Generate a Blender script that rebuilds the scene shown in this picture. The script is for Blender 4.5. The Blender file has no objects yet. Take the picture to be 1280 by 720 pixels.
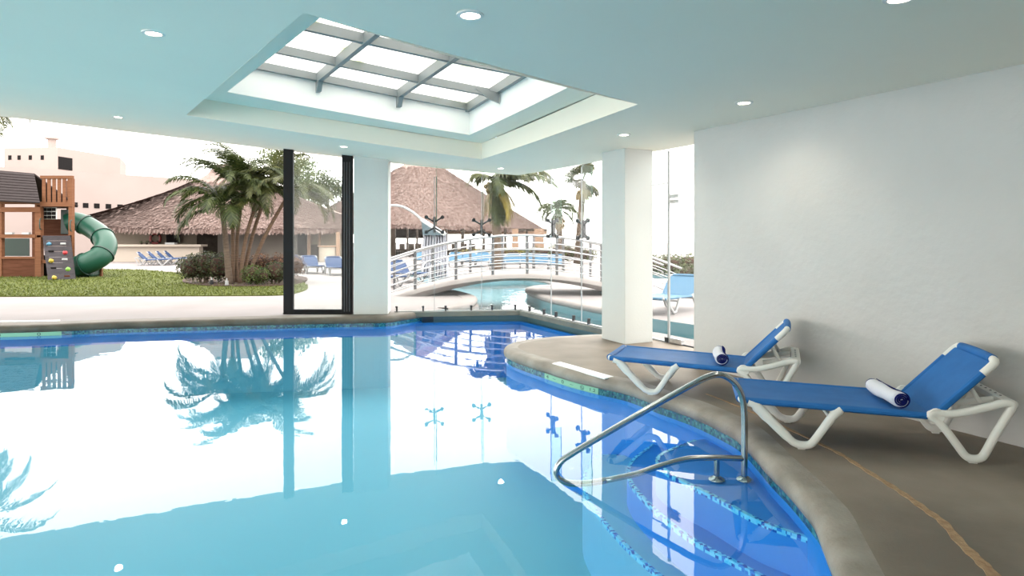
import bpy, bmesh, math, random
from mathutils import Vector, Matrix, noise as mnoise
from mathutils.geometry import delaunay_2d_cdt, tessellate_polygon

R = random.Random(7)
SC = bpy.context.scene
COL = SC.collection
PI = math.pi
F, CX, CY, HC = 800.0, 640.0, 296.0, 1.6        # focal length (px), principal column, horizon row, eye height

# ------------------------------------------------------------------ measuring helpers
def gp(px, py, z=0.0):
    """Point of the horizontal plane at height z seen at pixel (px, py)."""
    Y = (z - HC) * F / (CY - py)
    return Vector(((px - CX) * Y / F, Y, z))
def dp(px, py, Y):
    """Point at depth Y seen at pixel (px, py)."""
    return Vector(((px - CX) * Y / F, Y, HC + (CY - py) * Y / F))
def ceil_z(X, Y=0):
    w = 0.7
    t = (-X + 0.2) / w
    s = w * (math.log1p(math.exp(-abs(t))) + max(t, 0))
    return 2.915 + 0.104 * s
def cpt(px, py, dz=0.0):
    """Point of the ceiling surface (raised by dz) seen at pixel."""
    lo, hi = 0.5, 60.0
    for _ in range(60):
        m = (lo + hi) / 2
        p = dp(px, py, m)
        if p.z < ceil_z(p.x) + dz: lo = m
        else: hi = m
    return dp(px, py, lo)

# ------------------------------------------------------------------ objects
def tag(o, label=None, cat=None, group=None, kind=None):
    if label: o['label'] = label
    if cat: o['category'] = cat
    if group: o['group'] = group
    if kind: o['kind'] = kind
    return o
def empty(name, loc=(0, 0, 0), label=None, cat=None, group=None, kind=None, rz=0.0, parent=None):
    o = bpy.data.objects.new(name, None)
    o.empty_display_size = 0.2
    o.location = loc; o.rotation_euler = (0, 0, rz)
    COL.objects.link(o)
    if parent: o.parent = parent
    return tag(o, label, cat, group, kind)
def wloc(o):
    v = Vector((0, 0, 0))
    while o is not None:
        v += Vector(o.location); o = o.parent
    return v
def copy_tree(o, parent=None):
    c = o.copy(); COL.objects.link(c)
    if parent is not None: c.parent = parent
    for ch in [x for x in bpy.data.objects if x.parent == o]:
        copy_tree(ch, c)
    return c

class MB:
    def __init__(s): s.v = []; s.f = []; s.m = []; s.mi = 0
    def add(s, vs, fs):
        b = len(s.v); s.v += [Vector(v) for v in vs]
        for f in fs: s.f.append([b + i for i in f]); s.m.append(s.mi)
        return s
    def box(s, c, size, rz=0.0, rot=None):
        x, y, z = [d / 2 for d in size]
        M = rot if rot is not None else Matrix.Rotation(rz, 3, 'Z')
        c = Vector(c)
        vs = [c + M @ Vector((i * x, j * y, k * z)) for i in (-1, 1) for j in (-1, 1) for k in (-1, 1)]
        return s.add(vs, [(0, 1, 3, 2), (4, 6, 7, 5), (0, 4, 5, 1), (2, 3, 7, 6), (0, 2, 6, 4), (1, 5, 7, 3)])
    def prism(s, poly, z0, z1):
        """Vertical prism over a plan polygon; z0, z1 numbers or functions of (x, y)."""
        n = len(poly)
        if sum(poly[i][0] * poly[(i + 1) % n][1] - poly[(i + 1) % n][0] * poly[i][1] for i in range(n)) < 0: poly = poly[::-1]
        g0 = z0 if callable(z0) else (lambda x, y: z0)
        g1 = z1 if callable(z1) else (lambda x, y: z1)
        vs = [Vector((p[0], p[1], g0(p[0], p[1]))) for p in poly] + [Vector((p[0], p[1], g1(p[0], p[1]))) for p in poly]
        b = len(s.v); s.v += vs
        tris = tessellate_polygon([[Vector((p[0], p[1], 0)) for p in poly]])
        for t in tris:
            a, bb, c = t
            area = (poly[bb][0]-poly[a][0])*(poly[c][1]-poly[a][1]) - (poly[c][0]-poly[a][0])*(poly[bb][1]-poly[a][1])
            t = (a, bb, c) if area > 0 else (a, c, bb)
            s.f.append([b + n + i for i in t]); s.m.append(s.mi)
            s.f.append([b + i for i in t[::-1]]); s.m.append(s.mi)
        for i in range(n):
            j = (i + 1) % n
            s.f.append([b + i, b + j, b + n + j, b + n + i]); s.m.append(s.mi)
        return s
    def slab(s, poly, direction):
        """Planar 3-D polygon extruded along a vector."""
        d = Vector(direction); n = len(poly); poly = [Vector(p) for p in poly]
        nrm = Vector((0, 0, 0))
        for i in range(n): nrm += poly[i].cross(poly[(i + 1) % n])
        if nrm.dot(d) > 0: poly = poly[::-1]
        vs = poly + [p + d for p in poly]
        fs = [tuple(range(n)), tuple(range(2 * n - 1, n - 1, -1))]
        fs += [((i + 1) % n, i, n + i, n + (i + 1) % n) for i in range(n)]
        return s.add(vs, fs)
    def sweep(s, path, rx, ry=None, up=None, n=10, sq=2.0, closed=False, caps=True):
        ry = rx if ry is None else ry
        path = [Vector(p) for p in path]; m = len(path)
        rxs = rx if isinstance(rx, (list, tuple)) else [rx] * m
        rys = ry if isinstance(ry, (list, tuple)) else [ry] * m
        b = len(s.v); nrm = None
        for i, p in enumerate(path):
            if closed: t = path[(i + 1) % m] - path[i - 1]
            else: t = path[min(i + 1, m - 1)] - path[max(i - 1, 0)]
            t = t.normalized() if t.length > 1e-9 else Vector((0, 0, 1))
            if up is not None:
                nn = Vector(up) - t * t.dot(Vector(up))
            else:
                if nrm is None: nrm = Vector((0, 0, 1)) if abs(t.z) < 0.9 else Vector((0, 1, 0))
                nn = nrm - t * t.dot(nrm)
            nn = nn.normalized() if nn.length > 1e-6 else t.orthogonal().normalized()
            nrm = nn; sd = t.cross(nn)
            for k in range(n):
                a = 2 * PI * k / n + PI / n
                c, q = math.cos(a), math.sin(a)
                if sq != 2.0:
                    r = (abs(c) ** sq + abs(q) ** sq) ** (-1 / sq); c *= r; q *= r
                s.v.append(p + sd * (c * rxs[i]) + nn * (q * rys[i]))
        rng = m if closed else m - 1
        for i in range(rng):
            j = (i + 1) % m
            for k in range(n):
                l = (k + 1) % n
                s.f.append([b + i * n + k, b + i * n + l, b + j * n + l, b + j * n + k]); s.m.append(s.mi)
        if caps and not closed:
            s.f.append([b + k for k in range(n)][::-1]); s.m.append(s.mi)
            s.f.append([b + (m - 1) * n + k for k in range(n)]); s.m.append(s.mi)
        return s
    def lathe(s, prof, n=24, center=(0, 0, 0), axis=None):
        """prof: list of (r, h); about Z through center, or about 'axis' (Vector)."""
        c = Vector(center); b = len(s.v)
        M = Vector((0, 0, 1)).rotation_difference(Vector(axis)).to_matrix() if axis is not None else Matrix.Identity(3)
        for r, h in prof:
            for k in range(n):
                a = 2 * PI * k / n
                s.v.append(c + M @ Vector((r * math.cos(a), r * math.sin(a), h)))
        for i in range(len(prof) - 1):
            for k in range(n):
                l = (k + 1) % n
                s.f.append([b + i * n + k, b + i * n + l, b + (i + 1) * n + l, b + (i + 1) * n + k]); s.m.append(s.mi)
        if prof[0][0] > 1e-4: s.f.append([b + k for k in range(n)][::-1]); s.m.append(s.mi)
        if prof[-1][0] > 1e-4: s.f.append([b + (len(prof) - 1) * n + k for k in range(n)]); s.m.append(s.mi)
        return s
    def build(s, name, mats, parent=None, smooth=False, bevel=0.0, seg=2, ang=35, label=None, cat=None, group=None, kind=None, origin=None, local=False):
        me = bpy.data.meshes.new(name)
        off = Vector((0, 0, 0))
        if parent is not None and not local: off = wloc(parent)
        elif origin is not None: off = Vector(origin)
        me.from_pydata([tuple(v - off) for v in s.v], [], s.f)
        mats = mats if isinstance(mats, (list, tuple)) else [mats]
        for mm in mats: me.materials.append(mm)
        if len(mats) > 1: me.polygons.foreach_set('material_index', s.m)
        me.update()
        if smooth:
            me.polygons.foreach_set('use_smooth', [True] * len(me.polygons))
            if smooth != 'all': me.set_sharp_from_angle(angle=math.radians(ang))
        o = bpy.data.objects.new(name, me); COL.objects.link(o)
        if parent is not None: o.parent = parent
        elif origin is not None: o.location = origin
        if bevel:
            bv = o.modifiers.new('edge', 'BEVEL'); bv.width = bevel; bv.segments = seg; bv.limit_method = 'ANGLE'; bv.angle_limit = math.radians(40)
            bv.harden_normals = False
        return tag(o, label, cat, group, kind)

def crom(pts, k=8, closed=False):
    pts = [Vector(p) for p in pts]; out = []; n = len(pts)
    rng = range(n) if closed else range(n - 1)
    for i in rng:
        if closed: p0, p1, p2, p3 = pts[i - 1], pts[i], pts[(i + 1) % n], pts[(i + 2) % n]
        else:
            p1, p2 = pts[i], pts[i + 1]
            p0 = pts[i - 1] if i > 0 else p1 * 2 - p2
            p3 = pts[i + 2] if i + 2 < n else p2 * 2 - p1
        for j in range(k):
            t = j / k
            out.append(0.5 * ((2 * p1) + (p2 - p0) * t + (2 * p0 - 5 * p1 + 4 * p2 - p3) * t * t + (3 * p1 - p0 - 3 * p2 + p3) * t ** 3))
    if not closed: out.append(pts[-1])
    return out
def inside(p, poly):
    x, y = p[0], p[1]; r = False; n = len(poly)
    for i in range(n):
        a, b = poly[i], poly[i - 1]
        if (a[1] > y) != (b[1] > y) and x < (b[0] - a[0]) * (y - a[1]) / (b[1] - a[1]) + a[0]: r = not r
    return r
def sheet(outer, holes=(), grid=None, zf=lambda x, y: 0.0, up=True):
    """Triangulated plan sheet with holes -> MB."""
    vs = []; es = []
    for loop in [outer] + list(holes):
        b = len(vs); n = len(loop)
        vs += [Vector((p[0], p[1])) for p in loop]
        es += [(b + i, b + (i + 1) % n) for i in range(n)]
    if grid:
        xs = [p[0] for p in outer]; ys = [p[1] for p in outer]
        x = min(xs) + grid * .5
        while x < max(xs):
            y = min(ys) + grid * .5
            while y < max(ys):
                if inside((x, y), outer) and not any(inside((x, y), h) for h in holes): vs.append(Vector((x, y)))
                y += grid
            x += grid
    ov, oe, of, *_ = delaunay_2d_cdt(vs, es, [], 0, 1e-5)
    m = MB(); m.v = [Vector((v.x, v.y, zf(v.x, v.y))) for v in ov]
    for f in of:
        c = sum((ov[i] for i in f), Vector((0, 0))) / len(f)
        if inside(c, outer) and not any(inside(c, h) for h in holes):
            a = (ov[f[1]] - ov[f[0]]).cross(ov[f[2]] - ov[f[0]])
            f = list(f)
            if (a > 0) != up: f.reverse()
            m.f.append(f); m.m.append(0)
    return m

# ------------------------------------------------------------------ materials
MATS = {}
def nodes_of(name):
    m = bpy.data.materials.new(name); m.use_nodes = True
    nt = m.node_tree; b = nt.nodes['Principled BSDF']
    MATS[name] = m
    return m, nt, b
def rgb(r, g, b): 
    f = lambda c: (c / 255 / 12.92) if c / 255 <= .04045 else ((c / 255 + .055) / 1.055) ** 2.4
    return (f(r), f(g), f(b))
def mat(name, col, rough=0.6, metal=0.0, var=None, vscale=4.0, bump=0.0, bscale=40.0, spec=0.5, detail=4.0, stretch=None, coord='Object', emit=None, transl=None):
    m, nt, b = nodes_of(name); N = nt.nodes; L = nt.links
    b.inputs['Base Color'].default_value = (*col, 1); b.inputs['Roughness'].default_value = rough
    b.inputs['Metallic'].default_value = metal; b.inputs['Specular IOR Level'].default_value = spec
    tc = N.new('ShaderNodeTexCoord'); src = tc.outputs[coord]
    if stretch:
        mp = N.new('ShaderNodeMapping'); mp.inputs['Scale'].default_value = stretch
        L.new(src, mp.inputs['Vector']); src = mp.outputs['Vector']
    if var is not None:
        nz = N.new('ShaderNodeTexNoise'); nz.inputs['Scale'].default_value = vscale; nz.inputs['Detail'].default_value = detail
        L.new(src, nz.inputs['Vector'])
        cr = N.new('ShaderNodeValToRGB'); cr.color_ramp.elements[0].position = .33; cr.color_ramp.elements[1].position = .68
        cr.color_ramp.elements[0].color = (*col, 1); cr.color_ramp.elements[1].color = (*var, 1)
        L.new(nz.outputs['Fac'], cr.inputs['Fac']); L.new(cr.outputs['Color'], b.inputs['Base Color'])
    if bump:
        n2 = N.new('ShaderNodeTexNoise'); n2.inputs['Scale'].default_value = bscale; n2.inputs['Detail'].default_value = 6
        L.new(src, n2.inputs['Vector'])
        bp = N.new('ShaderNodeBump'); bp.inputs['Strength'].default_value = bump; bp.inputs['Distance'].default_value = .02
        L.new(n2.outputs['Fac'], bp.inputs['Height']); L.new(bp.outputs['Normal'], b.inputs['Normal'])
    if emit:
        b.inputs['Emission Color'].default_value = (*emit[0], 1); b.inputs['Emission Strength'].default_value = emit[1]
    return m
def leafmat(name, c1, c2, rough=.5):
    m, nt, b = nodes_of(name); N = nt.nodes; L = nt.links
    g = N.new('ShaderNodeNewGeometry'); nz = N.new('ShaderNodeTexNoise'); nz.inputs['Scale'].default_value = 3.5; nz.inputs['Detail'].default_value = 5
    L.new(g.outputs['Position'], nz.inputs['Vector'])
    ad = N.new('ShaderNodeMath'); ad.operation = 'MULTIPLY_ADD'; ad.inputs[1].default_value = .45; 
    L.new(g.outputs['Random Per Island'], ad.inputs[0]); 
    sb = N.new('ShaderNodeMath'); sb.operation = 'SUBTRACT'; sb.inputs[1].default_value = .22; L.new(nz.outputs['Fac'], sb.inputs[0]); L.new(sb.outputs[0], ad.inputs[2])
    cr = N.new('ShaderNodeValToRGB'); cr.color_ramp.elements[0].position = .25; cr.color_ramp.elements[1].position = .75
    cr.color_ramp.elements[0].color = (*c1, 1); cr.color_ramp.elements[1].color = (*c2, 1)
    L.new(ad.outputs[0], cr.inputs['Fac']); L.new(cr.outputs['Color'], b.inputs['Base Color'])
    b.inputs['Roughness'].default_value = rough; b.inputs['Specular IOR Level'].default_value = .35
    tl = N.new('ShaderNodeBsdfTranslucent'); mx = N.new('ShaderNodeMixShader'); mx.inputs[0].default_value = .3
    L.new(cr.outputs['Color'], tl.inputs['Color']); L.new(b.outputs[0], mx.inputs[1]); L.new(tl.outputs[0], mx.inputs[2])
    L.new(mx.outputs[0], N['Material Output'].inputs['Surface'])
    return m

def glassmat(name, tint=(.97, .99, .985), ior=1.45, haze=0.0, refl=1.0):
    m = bpy.data.materials.new(name); m.use_nodes = True; nt = m.node_tree; N = nt.nodes; L = nt.links
    N.remove(N['Principled BSDF']); out = N['Material Output']
    tr = N.new('ShaderNodeBsdfTransparent'); tr.inputs[0].default_value = (*tint, 1)
    gl = N.new('ShaderNodeBsdfGlossy'); gl.inputs['Roughness'].default_value = 0.0
    fr = N.new('ShaderNodeFresnel'); fr.inputs['IOR'].default_value = ior
    sc = N.new('ShaderNodeMath'); sc.operation = 'MULTIPLY'; sc.inputs[1].default_value = refl
    geo = N.new('ShaderNodeNewGeometry'); fb_ = N.new('ShaderNodeMath'); fb_.operation = 'SUBTRACT'; fb_.inputs[0].default_value = 1.0
    L.new(geo.outputs['Backfacing'], fb_.inputs[1])
    bf = N.new('ShaderNodeMath'); bf.operation = 'MULTIPLY'
    L.new(fr.outputs[0], bf.inputs[0]); L.new(fb_.outputs[0], bf.inputs[1]); L.new(bf.outputs[0], sc.inputs[0])
    mx = N.new('ShaderNodeMixShader'); L.new(sc.outputs[0], mx.inputs[0])
    src = tr.outputs[0]
    if haze:
        tl = N.new('ShaderNodeBsdfTranslucent'); tl.inputs[0].default_value = (1, 1, 1, 1)
        m2 = N.new('ShaderNodeMixShader'); m2.inputs[0].default_value = haze
        L.new(tr.outputs[0], m2.inputs[1]); L.new(tl.outputs[0], m2.inputs[2]); src = m2.outputs[0]
    L.new(src, mx.inputs[1]); L.new(gl.outputs[0], mx.inputs[2]); L.new(mx.outputs[0], out.inputs['Surface'])
    return m
def watermat(name, tint, ior, bump, scales=(1.2, 6.0)):
    m = glassmat(name, tint, ior); nt = m.node_tree; N = nt.nodes; L = nt.links
    tc = N.new('ShaderNodeTexCoord')
    n1 = N.new('ShaderNodeTexNoise'); n1.inputs['Scale'].default_value = scales[0]; n1.inputs['Detail'].default_value = 2; n1.inputs['Distortion'].default_value = .4
    n2 = N.new('ShaderNodeTexNoise'); n2.inputs['Scale'].default_value = scales[1]; n2.inputs['Detail'].default_value = 2
    L.new(tc.outputs['Object'], n1.inputs['Vector']); L.new(tc.outputs['Object'], n2.inputs['Vector'])
    ad = N.new('ShaderNodeMath'); ad.operation = 'MULTIPLY_ADD'; ad.inputs[1].default_value = .25
    L.new(n2.outputs['Fac'], ad.inputs[0]); L.new(n1.outputs['Fac'], ad.inputs[2])
    bp = N.new('ShaderNodeBump'); bp.inputs['Strength'].default_value = bump; bp.inputs['Distance'].default_value = .01
    L.new(ad.outputs[0], bp.inputs['Height'])
    for n in N:
        if n.type in ('BSDF_GLOSSY', 'FRESNEL'): L.new(bp.outputs['Normal'], n.inputs['Normal'])
    return m
def tilemat(name, cols, size=.025, grout=(.35, .5, .55), rough=.2):
    m, nt, b = nodes_of(name); N = nt.nodes; L = nt.links
    tc = N.new('ShaderNodeTexCoord'); vo = N.new('ShaderNodeTexVoronoi'); vo.distance = 'CHEBYCHEV'
    vo.inputs['Scale'].default_value = 1 / size; vo.inputs['Randomness'].default_value = .15
    L.new(tc.outputs['Object'], vo.inputs['Vector'])
    sp = N.new('ShaderNodeSeparateColor'); L.new(vo.outputs['Color'], sp.inputs[0])
    cr = N.new('ShaderNodeValToRGB'); cr.color_ramp.interpolation = 'CONSTANT'
    els = cr.color_ramp.elements
    for i, c in enumerate(cols):
        e = els[i] if i < 2 else els.new(i / len(cols))
        e.position = i / len(cols); e.color = (*c, 1)
    L.new(sp.outputs[0], cr.inputs['Fac'])
    L.new(cr.outputs['Color'], b.inputs['Base Color']); b.inputs['Roughness'].default_value = rough
    return m

CEIL = mat('ceiling_paint', (.92, .85, .73), .85, var=(.90, .83, .715), vscale=.6, spec=.2)
WHITEP = mat('wall_plaster', (.57, .555, .53), .8, var=(.54, .525, .50), vscale=1.5, bump=.25, bscale=14, spec=.2)
PILLAR = mat('pillar_plaster', (.59, .60, .575), .8, var=(.56, .57, .55), vscale=1.2, bump=.08, bscale=30, spec=.2)
WELL = mat('skylight_well_paint', (.85, .85, .83), .8)
DECK = mat('concrete_deck', rgb(114, 104, 93), .6, var=rgb(146, 134, 122), vscale=1.1, bump=.12, bscale=60, spec=.2, detail=9)
COPING = mat('coping_stone', rgb(126, 118, 108), .6, var=rgb(160, 152, 142), vscale=3, bump=.25, bscale=45, spec=.3, detail=8)
COPING_SHADE = mat('shaded_coping_stone', rgb(84, 77, 68), .6, var=rgb(108, 100, 90), vscale=3, bump=.25, bscale=45, spec=.3, detail=8)  # same stone, darkened to paint in the shade on its pool face
JOINT = mat('joint_sealant', rgb(150, 118, 88), .85, var=rgb(176, 146, 112), vscale=25, bump=.6, bscale=80)
TILE = tilemat('waterline_mosaic', [rgb(20, 84, 96), rgb(40, 108, 122), rgb(14, 62, 92), rgb(34, 84, 120), rgb(58, 124, 132)])
NOSING = tilemat('step_nosing_mosaic', [rgb(90, 190, 235), rgb(120, 205, 240), rgb(40, 120, 210), rgb(100, 195, 235), rgb(30, 80, 170), rgb(110, 200, 240)], .022)
BASIN = mat('pool_plaster', (.10, .385, .50), .6, var=(.115, .405, .52), vscale=.5)
STEPM = mat('pool_step_plaster', rgb(18, 118, 204), .6, var=rgb(24, 126, 210), vscale=.8)
STEPM2 = mat('pale_step_plaster', rgb(88, 162, 202), .6, var=rgb(94, 168, 206), vscale=.8)
OUTBASIN = mat('outdoor_pool_plaster', (.10, .20, .23), .6, var=(.115, .22, .245), vscale=.5)
WATER = watermat('pool_water', (.84, .955, .99), 1.45, .11)
WATER_OUT = watermat('outdoor_pool_water', (.85, .98, 1.0), 1.13, 1.0, (1.6, 6))
GLASS = glassmat('clear_glass', (.985, .995, .99), 1.25, haze=.008)
DOORGLASS = glassmat('sliding_door_glass', (.95, .98, .97), 1.25, haze=.02)
FIN = glassmat('fin_glass', (.86, .955, .91), 1.3, haze=.015)
FINEDGE = mat('green_glass_edge', (.055, .12, .075), .3)
BLACKF = mat('black_aluminium', (.008, .008, .009), .5, spec=.15)
DARKST = mat('dark_fitting_metal', (.03, .032, .035), .4, metal=.3)
STEEL = mat('stainless_steel', (.62, .63, .64), .22, metal=1.0)
RAILST = mat('polished_rail_steel', (.40, .42, .43), .2, metal=1.0)
SKYFR = mat('skylight_aluminium', (.22, .235, .24), .5, metal=.1)
LAMPT = mat('lamp_trim', (.75, .72, .68), .4)
LAMPE = mat('lamp_glow', (1, 1, 1), .5, emit=((1.0, .9, .76), 14))
CURB = mat('curb_concrete', rgb(108, 108, 98), .6, var=rgb(92, 94, 86), vscale=3)
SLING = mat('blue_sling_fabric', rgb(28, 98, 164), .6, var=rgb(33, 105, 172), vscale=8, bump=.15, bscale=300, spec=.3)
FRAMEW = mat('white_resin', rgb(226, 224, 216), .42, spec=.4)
TOWELW = mat('white_terry', (.85, .86, .92), .95, bump=.8, bscale=160, spec=.05)
TOWELB = mat('navy_terry', rgb(30, 38, 110), .95, bump=.8, bscale=160, spec=.05)
MARKW = mat('white_marker', (.85, .84, .82), .5)
DEPTHT = mat('pale_green_tile', rgb(130, 186, 158), .4)
DEPTHD = mat('dark_lettering', rgb(20, 60, 60), .4)
PAVE = mat('outdoor_paving', (.235, .215, .212), .8, var=(.205, .185, .182), vscale=.7, bump=.1, bscale=30, detail=8, spec=.2)
COPEOUT = mat('outdoor_coping', (.25, .225, .215), .8, var=(.20, .18, .17), vscale=2, bump=.2, bscale=25, spec=.2)
GRASSB = mat('lawn_base', (.055, .070, .012), .9, var=(.078, .09, .018), vscale=1.6, spec=.1)
GRASS = leafmat('grass_blades', (.055, .075, .011), (.105, .12, .022))
MULCH = mat('mulch', rgb(70, 45, 35), .95, var=rgb(40, 26, 20), vscale=8, bump=.8, bscale=20)
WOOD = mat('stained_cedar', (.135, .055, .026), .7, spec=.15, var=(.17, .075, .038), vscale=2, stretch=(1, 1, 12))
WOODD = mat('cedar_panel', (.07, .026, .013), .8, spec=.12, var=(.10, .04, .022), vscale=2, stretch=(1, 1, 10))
SHING = mat('dark_roof_board', (.020, .0145, .0145), .75, spec=.2, var=(.03, .022, .022), vscale=5, stretch=(1, 8, 8))
CLIMB = mat('climbing_board', (.026, .023, .025), .8, spec=.2, var=(.036, .031, .034), vscale=5)
GREENP = mat('green_plastic', (.008, .058, .036), .38, spec=.35)
GREEND = mat('dark_green_plastic', (.006, .03, .02), .4)
PINK = mat('pink_stucco', (.31, .255, .235), .9, var=(.29, .238, .219), vscale=.4, spec=.1)
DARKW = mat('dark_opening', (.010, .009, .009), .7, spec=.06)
TANW = mat('tan_wall', (.20, .165, .125), .85, var=(.185, .15, .115), vscale=.8)
GREYW = mat('grey_wall', (.15, .135, .115), .85, var=(.135, .12, .105), vscale=.8)
CREAMC = mat('cream_counter', (.33, .28, .23), .6)
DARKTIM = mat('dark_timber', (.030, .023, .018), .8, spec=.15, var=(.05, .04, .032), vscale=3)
TANPOST = mat('tan_post', (.20, .125, .08), .7, var=(.24, .15, .1), vscale=3)
REDP = mat('red_plastic', (.2, .02, .015), .45)
TRUNKP = mat('palm_trunk', (.11, .08, .055), .9, var=(.06, .04, .028), vscale=5, stretch=(1, 1, 6), bump=.6, bscale=12)
TRUNKR = mat('ringed_palm_trunk', (.14, .085, .05), .85, var=(.065, .04, .026), vscale=4, stretch=(.4, .4, 9), bump=.5, bscale=10)
TRUNKG = mat('green_palm_stem', (.075, .085, .04), .7, var=(.10, .085, .05), vscale=3, stretch=(1, 1, 6))
LEAFP = leafmat('palm_leaf', (.012, .024, .005), (.065, .082, .02))
LEAFP2 = leafmat('palm_leaf_yellowish', (.02, .03, .007), (.10, .105, .03))
LEAFD = leafmat('dry_palm_leaf', (.10, .075, .035), (.22, .16, .07))
LEAFY = leafmat('yellow_frond', (.16, .13, .02), (.28, .22, .04))
LEAFH = leafmat('dark_hedge_leaf', (.012, .022, .008), (.075, .085, .035))
LEAFR = leafmat('reddish_hedge_leaf', (.035, .03, .014), (.19, .085, .04))
LEAFG = leafmat('bright_bush_leaf', (.025, .05, .01), (.09, .12, .03))
LEAFT = leafmat('tree_leaf', (.03, .045, .018), (.10, .12, .05))
LEAFT2 = leafmat('pale_tree_leaf', (.05, .075, .03), (.15, .175, .08))
LEAFB = leafmat('yellow_border_leaf', (.05, .06, .012), (.2, .16, .02))
BRIDGEC = mat('bridge_concrete', (.25, .225, .215), .75, var=(.21, .19, .18), vscale=2, bump=.15, bscale=30)
RAILG = mat('brushed_rail', (.45, .45, .46), .35, metal=.85)
POSTG = mat('grey_rail_post', (.11, .11, .115), .5, metal=.3)
WEDGE = mat('slate_panel', (.055, .085, .10), .5)
FALLW = mat('falling_water', (.33, .33, .36), .3, var=(.19, .19, .23), vscale=5, stretch=(8, 8, 1.2))
PALEW = mat('pale_metal', (.34, .35, .35), .4)
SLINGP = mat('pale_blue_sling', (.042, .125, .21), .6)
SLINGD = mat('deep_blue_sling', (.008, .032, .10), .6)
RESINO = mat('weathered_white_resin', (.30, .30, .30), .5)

def thatchmat():
    m, nt, b = nodes_of('palm_thatch'); N = nt.nodes; L = nt.links
    g = N.new('ShaderNodeNewGeometry'); n1 = N.new('ShaderNodeTexNoise'); n1.inputs['Scale'].default_value = 5; n1.inputs['Detail'].default_value = 8; n1.inputs['Roughness'].default_value = .75
    L.new(g.outputs['Position'], n1.inputs['Vector'])
    ad = N.new('ShaderNodeMath'); ad.operation = 'MULTIPLY_ADD'; ad.inputs[1].default_value = .5
    sb = N.new('ShaderNodeMath'); sb.operation = 'SUBTRACT'; sb.inputs[1].default_value = .25
    L.new(n1.outputs['Fac'], sb.inputs[0]); L.new(g.outputs['Random Per Island'], ad.inputs[0]); L.new(sb.outputs[0], ad.inputs[2])
    cr = N.new('ShaderNodeValToRGB'); e = cr.color_ramp.elements
    e[0].position = .15; e[0].color = (.075, .048, .041, 1); e[1].position = .8; e[1].color = (.25, .19, .17, 1)
    x = e.new(.42); x.color = (.15, .103, .09, 1)
    L.new(ad.outputs[0], cr.inputs['Fac']); L.new(cr.outputs['Color'], b.inputs['Base Color']); b.inputs['Roughness'].default_value = .95; b.inputs['Specular IOR Level'].default_value = .1
    return m
THATCH = thatchmat()
def skypanemat():
    m = bpy.data.materials.new('frosted_skylight_glass'); m.use_nodes = True; nt = m.node_tree; N = nt.nodes; L = nt.links
    N.remove(N['Principled BSDF'])
    tc = N.new('ShaderNodeTexCoord'); nz = N.new('ShaderNodeTexNoise'); nz.inputs['Scale'].default_value = 2.2; nz.inputs['Detail'].default_value = 6
    L.new(tc.outputs['Object'], nz.inputs['Vector'])
    cr = N.new('ShaderNodeValToRGB'); cr.color_ramp.elements[0].position = .28; cr.color_ramp.elements[0].color = (.42, .46, .32, 1); cr.color_ramp.elements[1].position = .42; cr.color_ramp.elements[1].color = (.72, .73, .71, 1)
    L.new(nz.outputs['Fac'], cr.inputs['Fac'])
    tl = N.new('ShaderNodeBsdfTranslucent'); L.new(cr.outputs['Color'], tl.inputs[0])
    L.new(tl.outputs[0], N['Material Output'].inputs['Surface'])
    return m
SKYPANE = skypanemat()

# ------------------------------------------------------------------ world and camera
W = bpy.data.worlds.new('overcast_sky'); SC.world = W; W.use_nodes = True
bg = W.node_tree.nodes['Background']
SKY = 4.0
bg.inputs[0].default_value = (1.0, .965, .925, 1); bg.inputs[1].default_value = SKY
cam_d = bpy.data.cameras.new('camera'); cam = bpy.data.objects.new('camera', cam_d); COL.objects.link(cam)
cam.location = (0, 0, HC); cam.rotation_euler = (PI / 2, 0, 0)
cam_d.sensor_width = 36; cam_d.lens = 36 * F / 1280; cam_d.shift_y = -(360 - CY) / 1280
cam_d.clip_end = 400
SC.camera = cam
SC.view_settings.view_transform = 'Standard'; SC.view_settings.look = 'None'
SC.view_settings.exposure = 0.55; SC.view_settings.gamma = 1.0; SC.view_settings.use_curve_mapping = False
cy = SC.cycles
cy.use_denoising = True; cy.max_bounces = 12; cy.diffuse_bounces = 6; cy.glossy_bounces = 6; cy.transparent_max_bounces = 24
cy.sample_clamp_indirect = 8.0; cy.blur_glossy = .5

# ------------------------------------------------------------------ plan curves
WL = -0.2
NOSE = [(.9, -5), (1.0, -1), (1.2, 1.4), (1.48, 2.6), (1.706, 3.396), (1.805, 3.72), (1.837, 3.913), (1.87, 4.27), (1.885, 4.66), (1.905, 4.88), (1.93, 5.353), (1.89, 5.625),
        (1.74, 6.115), (1.52, 6.545), (1.276, 7.04), (1.0, 7.35), (.705, 7.72), (.43, 8.18), (.12, 8.73), (-.02, 9.05), (-.075, 9.35), (.02, 9.72), (.25, 10.0), (.64, 10.28), (.98, 10.4), (1.3, 10.5), (1.95, 10.66)]
NOSEC = [Vector((p.x, p.y)) for p in crom([(a, b, 0) for a, b in NOSE], 5)]
LEFT = [(-26, 9.6), (-16, 10.7), (-12, 11.15), (-9.24, 11.55), (-8.29, 11.78), (-7.32, 12.12), (-3.83, 12.78), (-3.2, 12.86), (-2.55, 12.95), (-2.24, 13.37), (-1.95, 13.82)]
LEFTC = [Vector((p.x, p.y)) for p in crom([(a, b, 0) for a, b in LEFT], 5)]
G0 = Vector((.2, 13.95)); GD = Vector((1.0, -1.96)).normalized()      # glass corner, direction of the side glazing
def gl(t): return G0 + GD * t
def gx(Y): return gl((G0.y - Y) / -GD.y)
W0 = Vector((2.27, 8.0)); WD = Vector((1.62, -3.13)).normalized(); WN = Vector((-WD.y, WD.x))   # inner face of the plastered wall
if WN.x < 0: WN = -WN
W1 = W0 + WD * 14.0

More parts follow.
